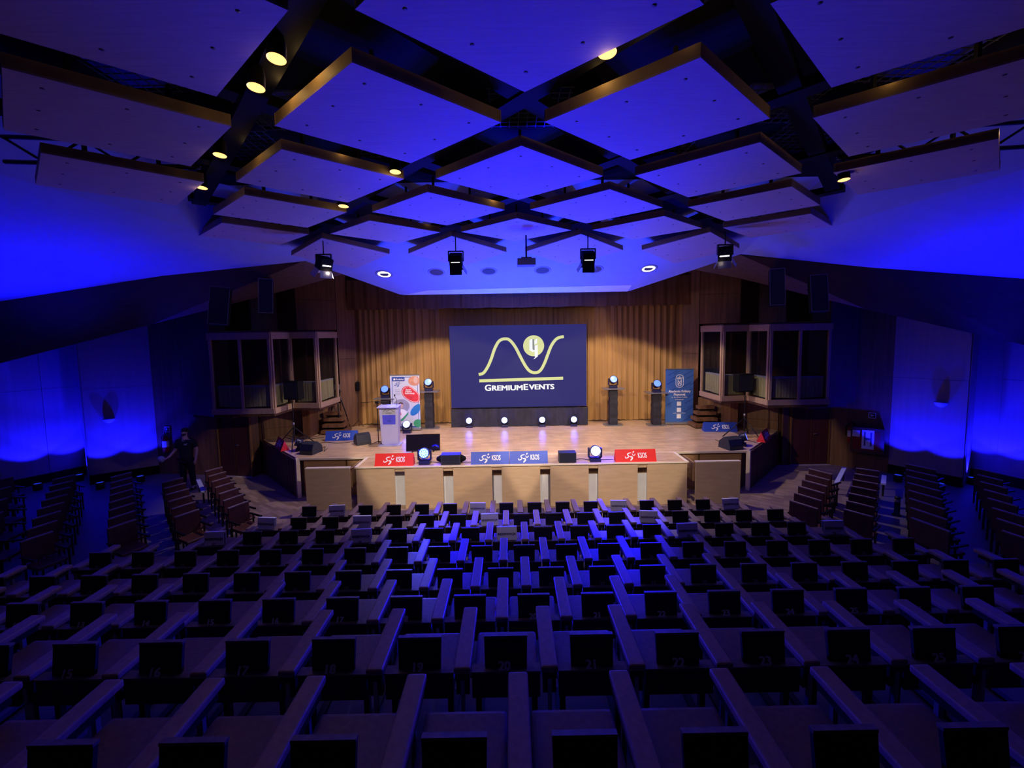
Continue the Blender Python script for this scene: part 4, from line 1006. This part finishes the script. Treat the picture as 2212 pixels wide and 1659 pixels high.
# ------------------------------------------------------------------ hung stage spotlights and projector
for q, (px, py, hang, rz, lit, lab) in enumerate(((700, 570, 520, 50, 1, 'leftmost of the row'), (985, 563, 512, 0, 0, 'left of the projector'), (1270, 558, 508, 0, 0, 'right of the projector'), (1566, 549, 500, -30, 1, 'rightmost of the row'))):
    Yh = 9.9; p = P(px, py, Y=Yh); top = P(px-2, hang, Y=Yh).z
    t = thing('barn_door_spotlight', 'black theatre spotlight with barn doors hung above the stage front, '+lab, 'spotlight', p, 0, 'hung theatre spotlights')
    mb = MB(); mb.tube([(0, 0, .2), (0, 0, top-p.z)], .014, 6); mb.build('drop_pole', blk_met, t)
    mb = MB()
    for s in (-1, 1): mb.box(s*.17-.012, s*.17+.012, -.03, .03, -.02, .22)
    mb.box(-.17, .17, -.03, .03, .20, .225); mb.build('yoke', blk_met, t)
    b_ = bpy.data.objects.new('body', MB().box(-.14, .14, -.14, .14, -.13, .15).mesh('body', black_m)); C.objects.link(b_); b_.parent = t
    b_.rotation_euler = (R(25), 0, R(rz))
    for s in (-1, 1):
        mb = MB(); mb.add([(s*.14, -.12, -.13), (s*.14, .12, -.13), (s*.23, .12, -.30), (s*.23, -.12, -.30), (s*.145, -.12, -.125), (s*.145, .12, -.125), (s*.236, .12, -.30), (s*.236, -.12, -.30)], [(0, 1, 2, 3), (7, 6, 5, 4), (0, 4, 5, 1), (2, 6, 7, 3), (1, 5, 6, 2), (0, 3, 7, 4)]); mb.build('barn_door', grey_met, b_)
    for s in (-1, 1):
        mb = MB(); mb.add([(-.14, s*.14, -.13), (.14, s*.14, -.13), (.14, s*.20, -.28), (-.14, s*.20, -.28), (-.14, s*.146, -.125), (.14, s*.146, -.125), (.14, s*.206, -.28), (-.14, s*.206, -.28)], [(0, 3, 2, 1), (4, 5, 6, 7), (0, 1, 5, 4), (2, 3, 7, 6), (1, 2, 6, 5), (0, 4, 7, 3)]); mb.build('barn_door', black_m if not lit else grey_met, b_)
    if lit:
        mb = MB(); mb.lathe([(.11, -.135), (0, -.14)], 20); mb.build('lens', lens_hot, b_)
        mb = MB(); mb.box(-.10, .10, -.142, -.138, -.02, .01); mb.build('vent_glow', lens_hot, b_)
        sg = 1 if px < 1100 else -1
        spot('spot_beam', (sg*.05, .05, -.2), (sg*5.2, 5.0, -3.4), 420, WARM, 70, .2, .05, t)
        point('door_spill', (sg*.1, -.02, -.22), 2.0, WHITE, .03, t)
    else:
        mb = MB(); mb.box(-.10, .10, -.146, -.141, -.01, .004); mb.build('vent_glow', lens_hot, b_)
Yh = 9.9; p = P(1137, 567, Y=Yh)
t = thing('hung_projector', 'small flat dark projector hung on a pole at the centre above the stage', 'projector', p)
pad(-.21, .21, -.15, .15, -.08, .08, .012, 'housing', mat('projector_shell', (.10, .09, .14), .5), t, 2)
mb = MB(); mb.tube([(0, 0, .08), (0, 0, P(1137, 508, Y=Yh).z-p.z)], .02); mb.build('pole', blk_met, t)
mb = MB(); mb.tube([(0, .15, 0), (0, .18, 0)], .05, 14); mb.build('lens', gl, t)
mb = MB(); mb.box(-.12, .12, -.1, .1, .08, .11); mb.build('mount_plate', blk_met, t)

# ------------------------------------------------------------------ wall loudspeakers
for a, b, y0, y1, Yw, side, rz, tl in ((455, 490, 619, 701, 10.6, 'left wall, outer one', 20, -5), (561, 587, 601, 677, 11.6, 'left wall, inner one', 25, -2), (1666, 1693, 579, 660, 11.4, 'right wall, inner one', -25, 1), (1755, 1785, 592, 673, 10.6, 'right wall, outer one', -20, 2)):
    c = P((a+b)/2, (y0+y1)/2, Y=Yw); hh = (P(a, y0, Y=Yw).z-P(a, y1, Y=Yw).z)/2; ww = (P(b, y0, Y=Yw).x-P(a, y0, Y=Yw).x)/2/.94
    t = thing('column_loudspeaker', 'tall narrow dark loudspeaker high on the '+side, 'loudspeaker', c, R(rz)); t.rotation_euler = (R(-8), R(tl*-1.0), R(rz))
    pad(-ww, ww, 0, .22, -hh, hh, .01, 'cabinet', black_m, t, 1)
    mb = MB(); mb.box(-ww+.02, ww-.02, -.008, 0, -hh+.02, hh-.02); mb.build('grille', spk_m, t)
    for x0_, x1_, z0_, z1_ in ((-ww, -ww+.012, -hh, hh), (ww-.012, ww, -hh, hh), (-ww, ww, -hh, -hh+.012), (-ww, ww, hh-.012, hh)):
        mb = MB(); mb.box(x0_, x1_, -.014, .0, z0_, z1_); mb.build('edge_trim', grey_met, t)
    mb = MB(); mb.tube([(0, .2, hh*.5), (0, .9, hh*.6)], .02, 6); mb.build('wall_bracket', blk_met, t)

# ------------------------------------------------------------------ sconces, hydrant, signs
def on_wall(px, py, a, b, out=.05):
    """point on the vertical wall through ground points a,b"""
    n = Vector((b.y-a.y, -(b.x-a.x), 0)).normalized(); d = P(px, py, Y=5)-CAM; k = (Vector((a.x, a.y, 0))-Vector((CAM.x, CAM.y, 0))).dot(n)/Vector((d.x, d.y, 0)).dot(n)
    p = CAM+d*k; 
    if n.dot(Vector((CAM.x-a.x, CAM.y-a.y, 0))) < 0: n = -n
    return p+n*out, math.atan2(n.y, n.x)+PI/2
for px, py, a, b, side in ((237, 905, PL[0], PL[1], 'left'), (2035, 870, PR[0], PR[1], 'right')):
    p, rz = on_wall(px, py, a, b, .03)
    t = thing('wall_sconce', 'half bowl glass wall lamp on the %s blue lit wall' % side, 'wall lamp', p, rz)
    mb = MB(); mb.lathe([(0, -.12), (.07, -.10), (.13, -.04), (.15, .03)], 20, Matrix.Diagonal((1, .9, 1, 1)) @ Matrix.Translation((0, -.1, 0))); mb.build('bowl', mat('opal_glass', (.6, .62, .75), .3), t)
    mb = MB(); mb.box(-.06, .06, -.04, .0, -.1, .1); mb.build('back_plate', grey_met, t)
    mb = MB(); mb.lathe([(.155, .02), (.155, .04), (.145, .04)], 20, Matrix.Diagonal((1, .9, 1, 1)) @ Matrix.Translation((0, -.1, 0))); mb.build('rim', grey_met, t)
WA, WB = Vector((DR0.x+.06, DR0.y, 0)), PR[0]
p, rz = on_wall(1872, 948, WA, WB, .14)
t = thing('hydrant_cabinet', 'wooden wall box with a red front and a white letter H sheet', 'cabinet', p, rz)
pad(-.40, .40, -.14, .14, -.40, .40, .01, 'box', wall_dark, t, 1)
flat(t, [(-.35, -.30), (.30, -.30), (.30, .30), (-.35, .30)], mat('dull_red', (.25, .01, .01), .5), 'red_front', -.142)
flat(t, [(-.13, -.26), (.16, -.26), (.16, .33), (-.13, .33)], wht_p, 'white_sheet', -.150)
text('lettering', 'H', .62, ink_m, t, (.015, -.158, .03), bold=.004, squeeze=.5)
flat(t, [(-.36, .10), (-.18, .10), (-.18, .30), (-.36, .30)], wht_p, 'notice', -.150)
def extinguisher(px, py, A_, B_, label):
    p, rz = on_wall(px, py, A_, B_, .13)
    t = thing('fire_extinguisher', label, 'fire extinguisher', p, rz)
    mb = MB(); mb.lathe([(0, -.3), (.085, -.3), (.09, -.27), (.09, .15), (.06, .22), (.025, .25), (.02, .3), (0, .3)], 20); mb.build('cylinder', mat('extinguisher_red', (.35, .01, .01), .35), t)
    mb = MB(); mb.box(-.02, .10, -.015, .015, .28, .31); mb.box(-.02, .09, -.012, .012, .33, .35); mb.build('valve_handle', black_m, t)
    mb = MB(); mb.tube([(-.03, 0, .28), (-.13, -.02, .2), (-.12, -.03, -.1)], .012, 6); mb.build('hose', black_m, t)
    mb = MB(); mb.lathe([(.0915, -.12), (.0915, .08)], 20); mb.build('white_label', wht_p, t)
extinguisher(1838, 933, WA, WB, 'red fire extinguisher on the right wall beside the hydrant box')
LA, LB = Vector((DL0.x-.06, DL0.y, 0)), PL[0]
extinguisher(366, 955, LA, LB, 'dark red fire extinguisher on the left wall behind the standing man')
for px, py, A_, B_, lb_ in ((1884, 897, WA, WB, 'small white bordered arrow sign on the right wall above the hydrant box'), (364, 927, LA, LB, 'small pale square sign on the left wall above the extinguisher')):
    p, rz = on_wall(px, py, A_, B_, .04)
    t = thing('safety_sign', lb_, 'sign', p, rz)
    mb = MB(); mb.box(-.09, .09, -.006, .006, -.09, .09); mb.build('plate', wht_p, t)
    mb = MB(); mb.box(-.07, .07, -.010, -.006, -.07, .07); mb.build('field', mat('dark_green', (.02, .06, .03), .5), t)
    mb = MB(); mb.plate([(-.04, -.045), (.05, 0), (-.04, .045)], -.014, -.010); mb.build('arrow', wht_p, t)

# handrails / pale strips on the side aisles
for (x0_, y0_), (x1_, y1_), lb_ in (((440, 1063), (428, 1036), 'pale flat rail beside the left seat columns'), ((1807, 1044), (1824, 1011), 'pale flat rail between the right seat columns'), ((1908, 1046), (1910, 1028), 'short pale rail at the end of the second right column')):
    a, b = P(x0_, y0_, Z=.35), P(x1_, y1_, Z=.35)
    d = b-a; M = Matrix.Translation(a) @ Matrix.Rotation(math.atan2(d.y, d.x), 4, 'Z')
    t = thing('pale_rail', lb_, 'rail')
    mb = MB(); mb.box(0, d.length, -.05, .05, -.02, .02, M); mb.build('board', white_m, t)
    for k in (.1, .9):
        mb = MB(); mb.box(d.length*k-.02, d.length*k+.02, -.02, .02, -.34, -.02, M); mb.build('support', blk_met, t)
# dark post in the right aisle
p = P(1937, 1113, Z=0)
t = thing('floor_ashtray_post', 'slim dark cylinder standing in the blue lit right aisle', 'post', p)
mb = MB(); mb.lathe([(0, 0), (.09, 0), (.09, .02), (.055, .03), (.055, .42), (.045, .46), (0, .47)], 16); mb.build('cylinder', blk_met, t)
mb = MB(); mb.lathe([(.057, .33), (.057, .40)], 16); mb.build('label_band', grey_met, t)

# ------------------------------------------------------------------ the blue wall washers at the foot of the side walls
def washer(g, to, e, lab, ang=95):
    t = thing('wall_washer', lab, 'floor lamp', (g.x, g.y, 0), 0, 'blue wall washers on the floor')
    mb = MB(); mb.lathe([(0, 0), (.10, 0), (.11, .16), (.09, .2)], 18); mb.build('housing', blk_met, t)
    mb = MB(); mb.lathe([(.088, .19), (0, .195)], 18); mb.build('lens', mat('washer_lens', (.02, .03, .2), .3, emit=(.02, .05, .8), es=.6), t)
    d = Vector(to)-Vector((g.x, g.y, .25))
    spot('wash_beam', (0, 0, .24), Vector((0, 0, .24))+d, e, DEEP, ang, .25, .04, t)
def washp(A_, B_, f, out=.75):
    g = A_*(1-f)+B_*f; n = Vector((B_.y-A_.y, -(B_.x-A_.x), 0)).normalized()
    if n.dot(Vector((CAM.x-A_.x, CAM.y-A_.y, 0))) < 0: n = -n
    return g+n*out, n
for side, PP in (('left', PL), ('right', PR)):
    for q, (i, f) in enumerate(((0, .25), (0, .8), (2, .5), (3, .4))):
        g, n = washp(PP[i], PP[i+1], f)
        washer(g, (g.x-n.x*.35, g.y-n.y*.35, 3.2), 480, 'small blue floor lamp against the %s wall, %s from the stage' % (side, ORD[q]))
        washer.k = 0
# broad blue wash of the side ceiling, main spot and an added fill
for s in (-1, 1):
    spot('ceiling_wash', (s*12.2, 9.9, 2.6), (s*11.8, 8.6, 7.4), 1300, DEEP, 100, 1, .2)
    spot('ceiling_wash', (s*11.0, 11.0, 3.2), (s*7.2, 9.6, 7.2), 420, DEEP, 80, 1, .2)  # added fill for the middle of the side ceiling, no fixture behind it

# ------------------------------------------------------------------ the standing man
def skin(name, V, E_, m, parent, lvl=1):
    me = bpy.data.meshes.new(name); me.from_pydata([v[:3] for v in V], E_, []); me.update()
    o = bpy.data.objects.new(name, me); C.objects.link(o)
    sk_ = o.modifiers.new('s', 'SKIN'); sk_.use_smooth_shade = True
    for i, v in enumerate(V):
        r_ = v[3] if isinstance(v[3], tuple) else (v[3], v[3]); me.skin_vertices[0].data[i].radius = r_
    me.skin_vertices[0].data[0].use_root = True
    ss = o.modifiers.new('u', 'SUBSURF'); ss.levels = ss.render_levels = lvl
    bpy.context.view_layer.update()
    n = bpy.data.meshes.new_from_object(o.evaluated_get(bpy.context.evaluated_depsgraph_get())); n.materials.clear(); n.materials.append(m); n.name = name
    for p_ in n.polygons: p_.use_smooth = True
    bpy.data.objects.remove(o)
    k = bpy.data.objects.new(name, n); C.objects.link(k); k.parent = parent; return k
pz = P(398, 925, Z=1.84)
man = thing('person', 'bearded man in black polo and black trousers standing by the left wall', 'person', (pz.x, pz.y, 0), R(8))
# faces -Y ; his right hand is on -X side
V = [(0, 0, .98, (.12, .08)), (0, 0, 1.18, (.14, .10)), (0, 0, 1.38, (.18, .115)), (0, 0, 1.50, (.09, .08)), (0, -.005, 1.57, .058), (0, -.01, 1.68, (.075, .09)), (0, -.01, 1.77, (.07, .085)),
     (-.20, 0, 1.45, .062), (-.29, .02, 1.20, .045), (-.40, -.12, 1.02, .034), (-.46, -.17, .985, .03), (-.50, -.20, .965, (.035, .018)),
     (.20, 0, 1.45, .062), (.28, .03, 1.18, .045), (.27, -.04, .93, .034), (.265, -.07, .86, (.02, .038)),
     (-.10, 0, .86, .07), (-.12, 0, .50, .06), (-.13, .01, .10, .042), (-.14, -.14, .04, .038),
     (.10, 0, .86, .07), (.12, -.01, .50, .06), (.14, .01, .10, .042), (.16, -.14, .04, .038)]
E_ = [(0, 1), (1, 2), (2, 3), (3, 4), (4, 5), (5, 6), (2, 7), (7, 8), (8, 9), (9, 10), (10, 11), (2, 12), (12, 13), (13, 14), (14, 15), (0, 16), (16, 17), (17, 18), (18, 19), (0, 20), (20, 21), (21, 22), (22, 23)]
for bx, by, bz, dirx, dy_, dz_ in ((-.50, -.20, .965, -.05, -.035, -.01), (.265, -.07, .86, 0, -.01, -.075)):
    base = 11 if bx < 0 else 15
    for k in range(4):
        o_ = (k-1.5)*.017; l_ = (.9, 1, .95, .75)[k]
        if bx < 0: a = (bx-.02, by+o_, bz+.0, .0085); b = (bx-.02+dirx*l_, by+dy_*l_+o_, bz-.005, .0078); c = (bx-.02+dirx*1.5*l_, by+dy_*1.3*l_+o_, bz-.03, .007)
        else: a = (bx, by+o_, bz-.03, .0085); b = (bx-.003, by+o_-.004, bz-.03-.045*l_, .0078); c = (bx-.015, by+o_-.006, bz-.03-.075*l_, .007)
        n0 = len(V); V += [a, b, c]; E_ += [(base, n0), (n0, n0+1), (n0+1, n0+2)]
    n0 = len(V)
    if bx < 0: V += [(bx+.01, by-.045, bz+.01, .01), (bx-.03, by-.065, bz+.005, .008)]
    else: V += [(bx-.01, by-.045, bz-.01, .01), (bx-.02, by-.055, bz-.05, .008)]
    E_ += [(base, n0), (n0, n0+1)]
skin('body', V, E_, skin_m, man, 2)
skin('polo_shirt', [(0, 0, .84, (.17, .13)), (0, 0, .98, (.19, .15)), (0, 0, 1.18, (.185, .14)), (0, 0, 1.38, (.205, .135)), (0, 0, 1.49, (.12, .10)), (-.20, 0, 1.45, .085), (-.275, .015, 1.24, .068), (.20, 0, 1.45, .085), (.27, .02, 1.24, .068)],
     [(0, 1), (1, 2), (2, 3), (3, 4), (3, 5), (5, 6), (3, 7), (7, 8)], shirt_m, man, 2)
skin('trousers', [(0, 0, 1.04, (.18, .14)), (-.10, 0, .85, .115), (-.12, 0, .50, .088), (-.13, .01, .08, .068), (.10, 0, .85, .115), (.12, -.01, .50, .088), (.14, .01, .08, .068)],
     [(0, 1), (1, 2), (2, 3), (0, 4), (4, 5), (5, 6)], pants_m, man, 2)
for s in (-1, 1):
    skin('shoe', [(s*.14, .05, .045, .048), (s*.145, -.08, .04, .05), (s*.155, -.18, .035, .04)], [(0, 1), (1, 2)], black_m, man, 2)
skin('collar', [(-.06, -.03, 1.52, .022), (-.03, -.085, 1.49, .02), (0, -.10, 1.465, .016), (.03, -.085, 1.49, .02), (.06, -.03, 1.52, .022)], [(0, 1), (1, 2), (2, 3), (3, 4)], mat('collar_grey', (.20, .2, .22), .7), man, 1)
mb = MB(); mb.lathe([(0, .105), (.05, .098), (.085, .07), (.097, .02), (.096, -.02), (.088, -.05)], 20, Matrix.Translation((0, .012, 1.755)) @ Matrix.Rotation(R(-24), 4, 'X') @ Matrix.Diagonal((.9, 1.05, .85, 1))); mb.build('hair', hair_m, man)
mb = MB(); mb.lathe([(.0, -.065), (.035, -.055), (.058, -.02), (.066, .02), (.064, .035)], 16, Matrix.Translation((0, -.045, 1.665)) @ Matrix.Diagonal((1, .8, .9, 1))); mb.build('beard', hair_m, man)
for s in (-1, 1):
    mb = MB(); mb.lathe([(0, -.012), (.012, 0), (0, .012)], 8, Matrix.Translation((s*.03, -.095, 1.735))); mb.build('eye', wht_p, man)
    mb = MB(); mb.box(s*.03-.018, s*.03+.018, -.104, -.095, 1.757, 1.762); mb.build('eyebrow', hair_m, man)
    mb = MB(); mb.lathe([(0, -.028), (.014, -.01), (.012, .02), (0, .028)], 8, Matrix.Translation((s*.08, -.005, 1.715)) @ Matrix.Diagonal((.6, 1, 1, 1))); mb.build('ear', skin_m, man)
mb = MB(); mb.add([(-.014, -.095, 1.70), (.014, -.095, 1.70), (0, -.125, 1.702), (0, -.095, 1.745)], [(0, 1, 2), (0, 2, 3), (2, 1, 3)]); mb.build('nose', skin_m, man)
mb = MB(); mb.box(-.022, .022, -.112, -.095, 1.672, 1.68); mb.build('mouth', mat('lips', (.35, .15, .13), .5), man)
ribbon([(-.05, 0), (-.03, .02), (0, .0), (.02, .022), (.045, .02)], .012).build('chest_logo', wht_p, man).location = (.09, -.145, 1.385)
ribbon([(-.045, -.018), (.035, -.012)], .010).build('chest_logo', wht_p, man).location = (.09, -.147, 1.385)
mb = MB(); mb.lathe([(0, .08), (.06, .07), (.095, .02), (.10, -.03), (.09, -.03)], 18, Matrix.Translation((-.55, -.2, 1.0)) @ Matrix.Rotation(R(60), 4, 'Y')); cap_ = mb.build('held_cap', mat('pale_cap', (.4, .4, .5), .7)); cap_.matrix_world = man.matrix_basis.copy(); tag(cap_, 'pale grey cap held in the standing man\'s right hand', 'cap')
cap_.location = man.location; cap_.rotation_euler = man.rotation_euler
